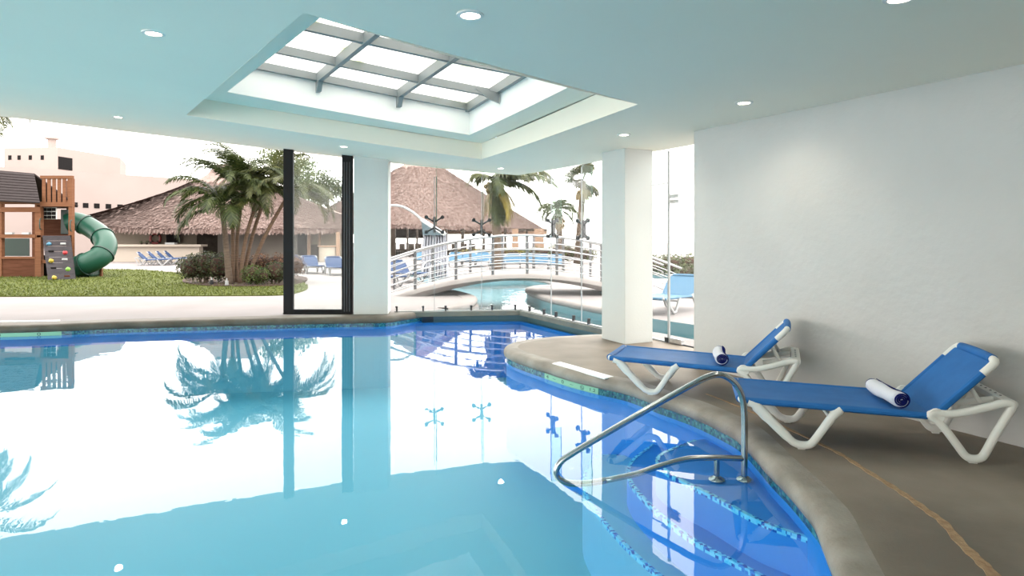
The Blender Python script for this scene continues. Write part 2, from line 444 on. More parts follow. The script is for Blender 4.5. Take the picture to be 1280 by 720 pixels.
# ------------------------------------------------------------------ floor / deck / pool
def offset(curve, d):
    out = []
    for i, p in enumerate(curve):
        t = (curve[min(i + 1, len(curve) - 1)] - curve[max(i - 1, 0)]).normalized()
        out.append(p + Vector((-t.y, t.x)) * d)
    return out
floor_poly = [(p.x, p.y) for p in offset(NOSEC, -.07)] + [tuple(gx(10.5)), tuple(gx(8.0)), tuple(W0 + WN * .9), tuple(W1 + WN * .9)]
MB().prism(floor_poly, -1.6, -.004).build('floor', DECK, kind='structure')

def offset(curve, d):
    out = []
    for i, p in enumerate(curve):
        t = (curve[min(i + 1, len(curve) - 1)] - curve[max(i - 1, 0)]).normalized()
        out.append(p + Vector((-t.y, t.x)) * d)
    return out
def ribbon_wall(curve, z0, z1, mt, name, off=0.0):
    m = MB(); c = offset(curve, off)
    vs = [Vector((p.x, p.y, z0)) for p in c] + [Vector((p.x, p.y, z1)) for p in c]; n = len(c)
    m.add(vs, [(i, i + 1, n + i + 1, n + i) for i in range(n - 1)])
    return m
def coping_sweep(curve, side, name, mt, inner=.30):
    """Bull-nosed coping: side=+1 means the pool lies to the left of the curve's direction."""
    prof = [(-inner, -.0038), (-inner + .04, -.002), (-.06, .001), (-.01, -.004), (.025, -.02), (.044, -.05), (.046, -.08), (.034, -.125), (.0, -.145), (-inner, -.145)]
    m = MB(); n = len(prof)
    for i, p in enumerate(curve):
        t = (curve[min(i + 1, len(curve) - 1)] - curve[max(i - 1, 0)]).normalized()
        nn = Vector((-t.y, t.x)) * side
        for d, z in prof: m.v.append(Vector((p.x + nn.x * d, p.y + nn.y * d, z)))
    for i in range(len(curve) - 1):
        for k in range(n):
            l = (k + 1) % n
            f = [i * n + k, (i + 1) * n + k, (i + 1) * n + l, i * n + l]
            m.f.append(f if side > 0 else f[::-1]); m.m.append(0)
    m.f.append(list(range(n))); m.m.append(0); m.f.append([(len(curve) - 1) * n + k for k in range(n)][::-1]); m.m.append(0)
    return m.build(name, mt, smooth=True, ang=50, kind='structure')
coping_sweep(NOSEC, +1, 'trim_1', COPING, inner=.16)
coping_sweep(LEFTC, -1, 'trim_2', COPING_SHADE, inner=.42)
# tiled waterline and plaster walls of the basin
pb = MB()
pb.mi = 0
for c, s in ((NOSEC, 1), (LEFTC, -1)):
    for (z0, z1, mi) in ((-.215, -.10, 0), (-1.5, -.215, 2)) if s > 0 else ((-.215, -.10, 0), (-.42, -.215, 2), (-1.5, -.42, 1)):  # blue band under the left waterline paints in the dark coping's reflection
        pb.mi = mi
        cc = offset(c, .004 * s); n = len(cc)
        pb.add([Vector((p.x, p.y, z0)) for p in cc] + [Vector((p.x, p.y, z1)) for p in cc], [(i, i + 1, n + i + 1, n + i) for i in range(n - 1)])
pb.mi = 1
pb.box((-13, 4.5, -1.5), (34, 20, .1))
pb.build('pool_basin', [TILE, BASIN, STEPM], kind='structure')
# curved entry steps with mosaic nosing
def steps():
    S = [(-.28, [gp(1025, 678, -.28), gp(950, 652, -.28), gp(888, 619, -.28), gp(842, 596, -.28), gp(820, 577, -.28), gp(830, 565, -.28), gp(868, 550, -.28)], [(2.6, 6.2), (2.6, 3.6)]),
         (-.55, [Vector((1.95, 3.45, 0)), gp(929, 709, -.55), gp(862, 673, -.55), gp(812, 632, -.55), gp(786, 600, -.55), gp(788, 577, -.55), gp(816, 555, -.55)], [(2.6, 6.6), (2.6, 3.3)]),
         (-.82, [Vector((1.9, 3.0, 0)), Vector((1.4, 3.9, 0)), gp(816, 714, -.82), gp(754, 652, -.82), gp(728, 605, -.82), gp(748, 570, -.82), Vector((1.5, 7.0, 0))], [(2.6, 6.9), (2.6, 2.9)])]
    for z, arc, back in S:
        c = [Vector((p.x, p.y)) for p in crom(arc, 8)]
        m = MB(); m.prism([(p.x, p.y) for p in c] + back, -1.5, z)
        m.mi = 1
        o2 = offset(c, .0); ins = offset(c, -.035)
        # nosing ribbon on top and face
        n = len(c)
        ctr = Vector((2.3, 5.0))
        inn = [p + (ctr - p).normalized() * .032 for p in c]; outp = [p - (ctr - p).normalized() * .004 for p in c]
        m.add([Vector((p.x, p.y, z + .004)) for p in outp] + [Vector((p.x, p.y, z + .004)) for p in inn], [(i, i + 1, n + i + 1, n + i) for i in range(n - 1)])
        m.add([Vector((p.x, p.y, z + .004)) for p in outp] + [Vector((p.x, p.y, z - .03)) for p in outp], [(i, i + 1, n + i + 1, n + i) for i in range(n - 1)])
        m.build('pool_step', [STEPM if z > -.7 else STEPM2, NOSING], kind='structure')
steps()
# water surface inside
wp = [(p.x, p.y) for p in LEFTC] + [(-1.9, 14.0), (.2, 13.95), (2.05, 10.3)] + [(2.2, 8), (2.3, -5), (-26, -5)]
sheet(wp, zf=lambda x, y: WL).build('pool_water', WATER, kind='structure')

# tan joint line in the deck
jp = [(690, 436.5), (700, 435.5)]
jpix = [(883, 492), (917, 505), (965, 526), (1024, 554), (1052, 568), (1077, 584), (1111, 605), (1134, 620), (1159, 638), (1179, 652.5), (1201, 678), (1224, 700), (1243, 720), (1275, 765)]
jc = [Vector((p.x, p.y)) for p in crom([gp(*q) for q in jpix], 5)]
m = MB(); n = len(jc)
wj = [.010 + .022 * (i / n) + .005 * math.sin(i * 1.7) for i in range(n)]
a = [p + Vector((-1, 0)) * w for p, w in zip(jc, wj)]; b = [p + Vector((1, 0)) * w for p, w in zip(jc, wj)]
for i in range(n - 1):
    m.slab([(a[i].x, a[i].y, .0), (a[i + 1].x, a[i + 1].y, .0), (b[i + 1].x, b[i + 1].y, .0), (b[i].x, b[i].y, .0)], (0, 0, -.02))
m.build('trim_3', JOINT, kind='structure')

# white marker strip on the deck
q = [gp(690, 454.5), gp(700, 452.3), gp(767, 471), gp(756, 473.3)]
MB().slab([v + Vector((0, 0, .004)) for v in q], (0, 0, -.015)).build('deck_marker_strip', MARKW, origin=tuple(gp(728, 463)), label='white rectangular strip set into the grey deck by the pool edge', cat='marker')

q = [gp(-60, 403.2), gp(75, 401.2), gp(75, 400.2), gp(-60, 402.0)]
MB().slab([v + Vector((0, 0, .004)) for v in q], (0, 0, -.015)).build('deck_marker_strip', MARKW, origin=tuple(gp(10, 402)), label='thin white strip set into the coping beside the open side of the pool', cat='marker')

# ------------------------------------------------------------------ glass curb + glazed walls
cb = MB()
back_a, back_b = Vector((-2.5, 13.62)), G0
nb = Vector((.1, 1.0)).normalized()
def wallpiece(mb, a, b, th, z0, z1, nrm=None):
    d = (b - a).normalized(); nn = Vector((-d.y, d.x)) if nrm is None else nrm
    poly = [a - nn * th / 2, b - nn * th / 2, b + nn * th / 2, a + nn * th / 2]
    mb.prism([(p.x, p.y) for p in poly], z0, z1)
wallpiece(cb, back_a - Vector((0, 0)), back_b + Vector((.05, .0)), .16, -.10, -.005)
wallpiece(cb, G0, gx(10.55), .16, -.10, -.005)
pw0 = MB(); wallpiece(pw0, back_a, back_b, .05, -1.5, -.24)
wallpiece(pw0, G0, gx(10.4), .05, -1.5, -.24); pw0.build('pool_end_wall', STEPM, kind='structure')
cb.build('curb', CURB, kind='structure')

def glazing(name, a, b, joints, fins, spiders, clips, outward, skip_first=False):
    root = empty(name, (a.x, a.y, 0), kind='structure')
    d = (b - a); L = d.length; d = d.normalized()
    cuts = [0.0] + joints + [L]
    for i in range(len(cuts) - 1):
        p, q = a + d * (cuts[i] + .004), a + d * (cuts[i + 1] - .004)
        mb = MB(); nn = Vector((-d.y, d.x)) * .006
        mb.prism([tuple(p - nn), tuple(q - nn), tuple(q + nn), tuple(p + nn)], .012, lambda x, y: ceil_z(x) - .0)
        mb.build('glass_pane', GLASS, root)
    for t in fins:
        p = a + d * t
        mb = MB(); q = p + outward * .02; q2 = p + outward * .26
        dd = d * .009
        mb.prism([tuple(q - dd), tuple(q2 - dd), tuple(q2 + dd), tuple(q + dd)], 1.86, lambda x, y: ceil_z(x))
        fin_ = mb.build('glass_fin', FIN, root)
        e_ = p + outward * .262; mb = MB(); mb.box((e_.x, e_.y, 2.39), (.02, .006, 1.06), rz=math.atan2(d.y, d.x)); mb.build('green_edge', FINEDGE, fin_)
    for t in joints:
        p = a + d * t
        mb = MB(); mb.box((p.x, p.y, 1.45), (.012, .016, 2.88), rz=math.atan2(d.y, d.x)); mb.build('sealant_joint', PALEW, root)
    for t, z in spiders:
        p = a + d * t + outward * .05
        mb = MB()
        c = Vector((p.x, p.y, z)); d3 = Vector((d.x, d.y, 0)); o3 = Vector((outward.x, outward.y, 0))
        mb.box(c, (.05, .07, .34), rz=math.atan2(d.y, d.x))
        for sx in (-1, 1):
            for sz in (-1, 1):
                e = c + d3 * (.17 * sx) + Vector((0, 0, .16 * sz)) - o3 * .02
                mb.sweep([c + Vector((0, 0, .06 * sz)), e], .018, n=8)
                mb.lathe([(.0, -.03), (.04, -.03), (.04, .02), (.0, .02)], 12, e, axis=o3)
        mb.build('spider_fitting', DARKST, root, smooth=True)
    for t in clips:
        p = a + d * t
        mb = MB(); mb.box((p.x, p.y, .055), (.035, .05, .12), rz=math.atan2(d.y, d.x)); mb.box((p.x, p.y - .02, .11), (.05, .05, .03), rz=math.atan2(d.y, d.x))
        mb.build('glass_clip', DARKST, root, bevel=.004)
    # base channel
    mb = MB(); wallpiece(mb, a, b, .05, -.004, .02); mb.build('base_channel', PALEW, root)
    return root
def on_line(px, a, d):
    # parameter where the sight line of pixel column px crosses the plan line
    k = (px - CX) / F
    return (k * a.y - a.x) / (d.x - k * d.y)
bd = (G0 - back_a).normalized()
jb = [on_line(543, back_a, bd), on_line(602, back_a, bd)]
glazing('window_1', back_a, G0, jb, [t + .045 for t in jb], [(jb[0], 1.86), (jb[1], 1.80)], [on_line(x, back_a, bd) for x in (496, 529, 557, 589, 615, 644)], Vector((-bd.y, bd.x)))
jr = [on_line(x, G0, GD) for x in (689, 727)]
glazing('window_2', G0, gx(9.72), jr, [t - .045 for t in jr], [(jr[0], 1.77), (jr[1], 1.74)], [on_line(x, G0, GD) for x in (662, 680, 695, 717, 736)], Vector((-GD.y, GD.x)))

# glass door right of the pillar
dr = empty('door_1', (gx(9.7).x, gx(9.7).y, 0), kind='structure')
a, b = gx(9.66), gx(8.02); d = (b - a).normalized(); nn = Vector((-d.y, d.x)) * .006
MB().prism([tuple(a - nn), tuple(b - nn), tuple(b + nn), tuple(a + nn)], .03, 2.40).build('glass_leaf', GLASS, dr)
MB().prism([tuple(a - nn), tuple(b - nn), tuple(b + nn), tuple(a + nn)], 2.44, 2.93).build('glass_transom', GLASS, dr)
rz = math.atan2(d.y, d.x)
a3 = lambda p, z: Vector((p.x, p.y, z))
MB().box(a3(a + d * .1, 2.21), (.22, .05, .055), rz).build('hinge', STEEL, dr, bevel=.004)
MB().box(a3(a + d * .1, 2.13), (.22, .05, .055), rz).build('hinge', STEEL, dr, bevel=.004)
MB().box(a3(a + d * .14, .045), (.26, .06, .08), rz).build('floor_pivot', STEEL, dr, bevel=.006)
MB().box(a3(a - d * .03, 1.45), (.03, .03, 2.9), rz).build('edge_profile', PALEW, dr)
MB().box(a3(a - d * .06, .04), (.07, .06, .07), rz).build('edge_foot', DARKST, dr)
MB().sweep([a3(a - d * .03, 2.42), a3(a - d * .65, 2.40)], .016).build('stay_rod', STEEL, dr)

# ------------------------------------------------------------------ pillars, plastered wall, closing walls
p1 = [gp(442, 393), gp(485, 392.5)]
e = (p1[1] - p1[0]).normalized(); nrm = Vector((-e.y, e.x, 0))
poly = [p1[0], p1[1], p1[1] + nrm * .62, p1[0] + nrm * .62]
MB().prism([(p.x, p.y) for p in poly], -.01, lambda x, y: ceil_z(x) + .1).build('pillar_1', PILLAR, kind='structure', bevel=.012)
al = math.radians(25); Fp = Vector((1.683, 9.55)); er = Vector((math.cos(al), math.sin(al))); el = Vector((-math.sin(al), math.cos(al)))
poly = [Fp, Fp + er * .514, Fp + er * .514 + el * .63, Fp + el * .63]
MB().prism([tuple(p) for p in poly], -.01, 3.05).build('pillar_2', PILLAR, kind='structure', bevel=.012)
poly = [W0, W1, W1 + WN * .85, W0 + WN * .85]
MB().prism([tuple(p) for p in poly], -.01, 3.1).build('wall_right', WHITEP, kind='structure', bevel=.01)
# room sides out of sight of the photograph: back wall and far left wall, with wide openings added to let light in
m = MB()
m.box((2.5, -4.9, 1.6), (12, .2, 3.6)); m.box((-13, -4.9, .0), (20, .2, .6)); m.box((-24.5, -4.9, 1.7), (2.4, .2, 5.6)); m.box((-13, -4.9, 4.4), (20, .2, 1.2))
m.build('wall_back', WHITEP, kind='structure')
m = MB(); m.box((-25.5, 2, -.2), (.2, 14, 1.8)); m.box((-25.5, 9, 2.0), (.2, .8, 7)); m.box((-25.5, 2, 2.0), (.2, .6, 7)); m.build('wall_left', WHITEP, kind='structure')

# ------------------------------------------------------------------ ceiling with stepped skylight
A, B, Cc, D = cpt(378.75, 16), cpt(232.25, 144), cpt(601.9, 199), cpt(797.5, 130.3)
LEDGE = .29
bl, br = cpt(283.75, 115, LEDGE), cpt(587, 168.6, LEDGE)
lf, rf = cpt(400.6, 21.9, LEDGE), cpt(713.5, 107.5, LEDGE)
fl = bl + (lf - bl) * 1.06; fr_ = br + (rf - br) * 1.22
hole = [(p.x, p.y) for p in (A, B, Cc, D)]
well = [(p.x, p.y) for p in (fl, bl, br, fr_)]
e1, e2 = cpt(340, 186.5), cpt(485, 203.5)
e0 = cpt(0, 145.4)
sl = (e1.y - e0.y) / (e1.x - e0.x)
far_left = (-26, e0.y + (-26 - e0.x) * sl)
r1, r2, r3 = cpt(648, 219), cpt(751, 201.4), cpt(867, 181)
outer = [far_left, (e0.x, e0.y), (e1.x, e1.y), (e2.x, e2.y), (r1.x, r1.y), (r2.x, r2.y), (r3.x, r3.y), tuple(gx(7.9) + Vector((.05, 0))), tuple(W0 + WN * .95 + WD * .3), tuple(W1 + WN * .95), (10, -5.2), (-26, -5.2)]
cm = sheet(outer, [hole], grid=.7, zf=lambda x, y: ceil_z(x), up=False)
top = sheet(outer, [well], grid=None, zf=lambda x, y: ceil_z(x) + .8, up=True)
n0 = len(cm.f)
cm.add(top.v, top.f)
n = len(outer)
for i in range(n):
    p, q = outer[i], outer[(i + 1) % n]
    k = 8
    for j in range(k):
        u = Vector(p).lerp(Vector(q), j / k); v = Vector(p).lerp(Vector(q), (j + 1) / k)
        cm.add([(u.x, u.y, ceil_z(u.x)), (v.x, v.y, ceil_z(v.x)), (v.x, v.y, ceil_z(v.x) + .8), (u.x, u.y, ceil_z(u.x) + .8)], [(0, 1, 2, 3)])
cm.build('ceiling', CEIL, kind='structure', smooth=True, ang=20)
# recess walls and ledge
rm = MB()
def strip(mb, loop, z0, z1, k=8):
    n = len(loop)
    for i in range(n):
        p, q = Vector(loop[i]), Vector(loop[(i + 1) % n])
        for j in range(k):
            u = p.lerp(q, j / k); v = p.lerp(q, (j + 1) / k)
            mb.add([(u.x, u.y, ceil_z(u.x) + z0), (v.x, v.y, ceil_z(v.x) + z0), (v.x, v.y, ceil_z(v.x) + z1), (u.x, u.y, ceil_z(u.x) + z1)], [(0, 1, 2, 3)])
strip(rm, hole, 0.0, LEDGE)
lg = sheet(hole, [well], grid=.5, zf=lambda x, y: ceil_z(x) + LEDGE, up=False)
rm.add(lg.v, lg.f)
rm.build('ceiling_recess', CEIL, kind='structure', smooth=True, ang=20)
wm = MB(); strip(wm, well, LEDGE, .8); 
sky_root = empty('window_3', tuple(br), kind='structure')
wm.build('skylight_well', WELL, sky_root)
zb = HC + (CY - 140.6) * br.y / F       # height of the glazing frame's lower edge at its back corner
dzf = zb - ceil_z(br.x)
def wpt(u, v):
    """u 0..1 across (bl->br), v 0..1 from back edge to front edge."""
    p = bl.lerp(br, u); q = fl.lerp(fr_, u)
    r = p.lerp(q, v); return Vector((r.x, r.y, ceil_z(r.x) + dzf))
BW, BH = .075, .13
def bar(mb, p, q, w=BW, h=BH, lift=0.0):
    mb.sweep([p + Vector((0, 0, h / 2 + lift)), q + Vector((0, 0, h / 2 + lift))], w / 2, h / 2, up=(0, 0, 1), n=4, sq=30.0)
def frame_bar(nm, p, q, w=BW, h=BH, lift=0.0):
    mb = MB(); d = (q - p); d2 = Vector((d.x, d.y, 0)).normalized(); s = Vector((-d2.y, d2.x, 0)) * w / 2
    lo = Vector((0, 0, lift)); hi = Vector((0, 0, lift + h))
    mb.add([p - s + lo, p + s + lo, q + s + lo, q - s + lo, p - s + hi, p + s + hi, q + s + hi, q - s + hi], [(0, 1, 2, 3), (7, 6, 5, 4), (0, 4, 5, 1), (1, 5, 6, 2), (2, 6, 7, 3), (3, 7, 4, 0)])
    return mb.build(nm, SKYFR, sky_root)
ROWS = 5
rowv = [0.0, .265, .545, .84, 1.0]
for u in (.0, 1 / 3, 2 / 3, 1.0):
    frame_bar('rafter_bar', wpt(min(max(u, .012), .988), 0), wpt(min(max(u, .012), .988), 1), w=.065, h=.15)
for v in rowv:
    for k in range(3):
        frame_bar('cross_bar', wpt(k / 3, min(max(v, .012), .988)), wpt((k + 1) / 3, min(max(v, .012), .988)), w=.07, h=.11, lift=.02)
for k in range(3):
    for i in range(len(rowv) - 1):
        c = [wpt(k / 3, rowv[i]), wpt((k + 1) / 3, rowv[i]), wpt((k + 1) / 3, rowv[i + 1]), wpt(k / 3, rowv[i + 1])]
        MB().slab([p + Vector((0, 0, .135)) for p in c], (0, 0, .012)).build('frosted_pane', SKYPANE, sky_root)
for u in (1 / 3, 2 / 3):
    p = wpt(u, .0); q = wpt(u, .045)
    MB().slab([p + Vector((-.035, 0, .02)), p + Vector((-.035, 0, -.14)), p + Vector((-.035, 0, -.14)) + (q - p) * .5, q + Vector((-.035, 0, .0))], (.07, 0, 0)).build('bracket', SKYFR, sky_root)
p = wpt(.995, .33); q = wpt(.88, .33)
MB().slab([p + Vector((0, -.03, .02)), p + Vector((0, -.03, -.13)), p.lerp(q, .4) + Vector((0, -.03, -.10)), q + Vector((0, -.03, .02))], (0, .06, 0)).build('bracket', SKYFR, sky_root)

# recessed ceiling lights
LABS = {(192, 41): 'round recessed ceiling light between the camera and the skylight, beside its outer corner',
        (588, 18): 'large looking recessed ceiling light in front of the skylight',
        (148, 146): 'recessed ceiling light near the open side above the playset',
        (430, 183): 'recessed ceiling light close to the black sliding door',
        (626, 210): 'recessed ceiling light above the glazed corner',
        (780, 168): 'recessed ceiling light just in front of the tall pillar',
        (930, 128): 'recessed ceiling light near the top of the plastered wall',
        (1125, -3): 'recessed ceiling light cut by the top edge of the photo'}
lamp0 = None
for (px, py), lab in LABS.items():
    p = cpt(px, py); p.z = ceil_z(p.x)
    if lamp0 is None:
        lamp0 = empty('ceiling_light', (0, 0, 0), lab, 'ceiling light', 'recessed ceiling lights')
        MB().lathe([(.055, -.001), (.062, -.012), (.085, -.008), (.088, .0), (.085, .004), (.06, .004)], 28).build('trim_ring', LAMPT, lamp0, smooth=True, local=True)
        MB().lathe([(.0, -.004), (.058, -.006), (.058, .003), (0, .003)], 28).build('diffuser', LAMPE, lamp0, local=True)
        o = lamp0
    else:
        o = copy_tree(lamp0); o['label'] = lab
    o.location = p
    lt = bpy.data.lights.new('downlight', 'SPOT'); lt.energy = 23; lt.color = (1, .88, .72); lt.spot_size = 2.7; lt.spot_blend = .8; lt.shadow_soft_size = .05
    lo = bpy.data.objects.new('downlight', lt); COL.objects.link(lo); lo.location = (p.x, p.y, p.z - .03)

# ------------------------------------------------------------------ black sliding door
sd = empty('door_2', tuple(gp(398, 392)), kind='structure')
Yd = gp(398, 392).y
def dbox(x0, x1, z0, z1, nm, mt, th=.09, dy=0.0, px0=None):
    MB().box(((x0 + x1) / 2, Yd + dy, (z0 + z1) / 2), (x1 - x0, th, z1 - z0)).build(nm, mt, sd, bevel=.006)
xa, xb, xc, xd = [(px - CX) * Yd / F for px in (355, 367, 428, 441)]
zt = ceil_z(xb) + .02
dbox(xa, xb, .0, zt, 'stile', BLACKF); dbox(xc, xd, .0, ceil_z(xd) + .03, 'stile', BLACKF, th=.12)
for k in range(3):
    x = xc + (xd - xc) * (.25 + .25 * k)
    MB().box((x, Yd - .065, 1.6), (.02, .014, 3.1)).build('track_groove', DARKST, sd)
dbox(xb, xc, .02, .09, 'bottom_rail', BLACKF)
dbox(xa, xd, -.003, .022, 'bottom_track', BLACKF, th=.14)
MB().box(((xb + xc) / 2, Yd, 1.65), (xc - xb, .012, 3.12)).build('glass_pane', DOORGLASS, sd)

# ------------------------------------------------------------------ pool handrail
Yh = 4.93
def hp(px, py): return dp(px, py, Yh)
hr = empty('pool_handrail', tuple(hp(930, 600)), 'bent steel pool handrail rising from the water at the entry steps', 'handrail')
pts = [hp(930, 602), hp(930.5, 560), hp(930.5, 520), hp(928, 497), hp(920, 481), hp(908, 471), hp(895, 468.5), hp(878, 474), hp(855, 486), hp(800, 517), hp(740, 552), hp(712, 569), hp(701, 577.5), hp(695.5, 587), hp(697, 597), hp(712, 604), hp(735, 604), hp(757, 600.5)]
path = []
cr_ = crom(pts, 5)
MB().sweep(cr_, .0245, up=(0, 1, 0), n=14).build('top_rail', RAILST, hr, smooth='all')
pts = [hp(757, 600.5), hp(795, 592.5), hp(820, 584), hp(850, 575.5), hp(868, 572.8), hp(895, 572.3), hp(930, 573)]
MB().sweep(crom(pts, 5), .0225, up=(0, 1, 0), n=14).build('lower_rail', RAILST, hr, smooth='all')
MB().sweep([hp(896, 573), hp(896, 602)], .021, up=(0, 1, 0), n=14).build('post', RAILST, hr, smooth=True)
for px in (896, 931):
    c = hp(px, 599)
    MB().lathe([(.024, .026), (.034, .02), (.055, .008), (.064, .0), (.064, -.004), (.024, -.004)], 24, c).build('flange', RAILST, hr, smooth=True, ang=60)
    MB().lathe([(.022, 0), (.022, -(c.z + .28))], 12, c).build('anchor', RAILST, hr, smooth=True)

# ------------------------------------------------------------------ depth marker tiles with lettering
def text_mesh(body, size, M, mt, parent, name='lettering', ext=.001):
    cu = bpy.data.curves.new('t', 'FONT'); cu.body = body; cu.size = size; cu.extrude = ext; cu.align_x = 'CENTER'; cu.align_y = 'CENTER'
    ob = bpy.data.objects.new('t', cu); COL.objects.link(ob)
    dg = bpy.context.evaluated_depsgraph_get()
    me = bpy.data.meshes.new_from_object(ob.evaluated_get(dg))
    bpy.data.objects.remove(ob)
    me.transform(M); me.transform(Matrix.Translation(-wloc(parent)))
    me.materials.clear(); me.materials.append(mt)
    o = bpy.data.objects.new(name, me); COL.objects.link(o); o.parent = parent
    return o
def curve_between(curve, ya, yb):
    return [p for p in curve if min(ya, yb) <= p.y <= max(ya, yb)]
def depth_marker(curve, side, p0, p1, label, items, zt=-.14, zb=-.21):
    """Strip of pale tile following the pool wall between two plan points."""
    i0 = min(range(len(curve)), key=lambda i: (curve[i] - p0).length); i1 = min(range(len(curve)), key=lambda i: (curve[i] - p1).length)
    seg = curve[min(i0, i1):max(i0, i1) + 1]
    if i0 > i1: seg = seg[::-1]; side = -side
    # resample evenly
    Ls = [0]
    for i in range(len(seg) - 1): Ls.append(Ls[-1] + (seg[i + 1] - seg[i]).length)
    def at(s):
        for i in range(len(seg) - 1):
            if Ls[i + 1] >= s or i == len(seg) - 2:
                t = (s - Ls[i]) / max(Ls[i + 1] - Ls[i], 1e-6); d = (seg[i + 1] - seg[i]).normalized()
                return seg[i].lerp(seg[i + 1], t), d
    tot = Ls[-1]
    r0 = empty('depth_marker', (seg[0].x, seg[0].y, zb), label, 'depth marker')
    mb = MB(); K = 14
    ring = []
    for k in range(K + 1):
        p, d = at(tot * k / K); nn = Vector((-d.y, d.x)) * side
        ring.append((p + nn * .006, p + nn * .016))
    for k in range(K):
        (a0, b0), (a1, b1) = ring[k], ring[k + 1]
        mb.add([(a0.x, a0.y, zb), (b0.x, b0.y, zb), (b0.x, b0.y, zt), (a0.x, a0.y, zt), (a1.x, a1.y, zb), (b1.x, b1.y, zb), (b1.x, b1.y, zt), (a1.x, a1.y, zt)],
               [(1, 5, 6, 2), (2, 6, 7, 3), (0, 4, 5, 1)] + ([(0, 1, 2, 3)] if k == 0 else []) + ([(4, 7, 6, 5)] if k == K - 1 else []))
    mb.build('tile_strip', DEPTHT, r0)
    for txt, fr, size in items:
        p, d = at(tot * fr); nn = Vector((-d.y, d.x)) * side
        o3 = Vector((nn.x, nn.y, 0)); x3 = Vector((0, 0, 1)).cross(o3)
        c = Vector((p.x, p.y, (zt + zb) / 2)) + o3 * .0175
        Mx = Matrix.Translation(c) @ Matrix((x3 * 1.7, Vector((0, 0, 1)), o3)).transposed().to_4x4()
        if txt == 'NODIVE':
            mb = MB(); rr = .022
            mb.sweep([c + x3 * (rr * 1.3 * math.cos(t)) + Vector((0, 0, rr * math.sin(t))) for t in [i * 2 * PI / 20 for i in range(20)]], .003, .0015, up=o3, n=6, closed=True)
            mb.sweep([c + x3 * (-rr * .85) + Vector((0, 0, rr * .7)), c + x3 * (rr * .85) + Vector((0, 0, -rr * .7))], .003, .0015, up=o3, n=6)
            mb.sweep([c + x3 * (-rr * .6) + Vector((0, 0, -rr * .1)), c + x3 * (rr * .3) + Vector((0, 0, -rr * .35))], .004, .0015, up=o3, n=6)
            mb.build('no_diving_symbol', DEPTHD, r0)
        elif txt == '-':
            mb = MB(); mb.box(c, (.06, .003, .003), rz=math.atan2(x3.y, x3.x)); mb.build('faint_dash', TILE, r0)
        else:
            text_mesh(txt, size, Mx, DEPTHD, r0)
depth_marker(NOSEC, 1, Vector((.43, 8.18)), Vector((1.0, 7.35)), 'pale green depth marker tile below the coping by the white deck strip',
             [('4', .07, .06), ('-', .22, 0), ('0', .40, .06), ('-', .57, 0), ('NODIVE', .75, 0), ('1.2', .91, .05)])
depth_marker(LEFTC, -1, Vector((-9.5, 11.5)), Vector((-8.3, 11.78)), 'pale green depth marker tile below the coping by the open side',
             [('0', .75, .075), ('4', .3, .07)])

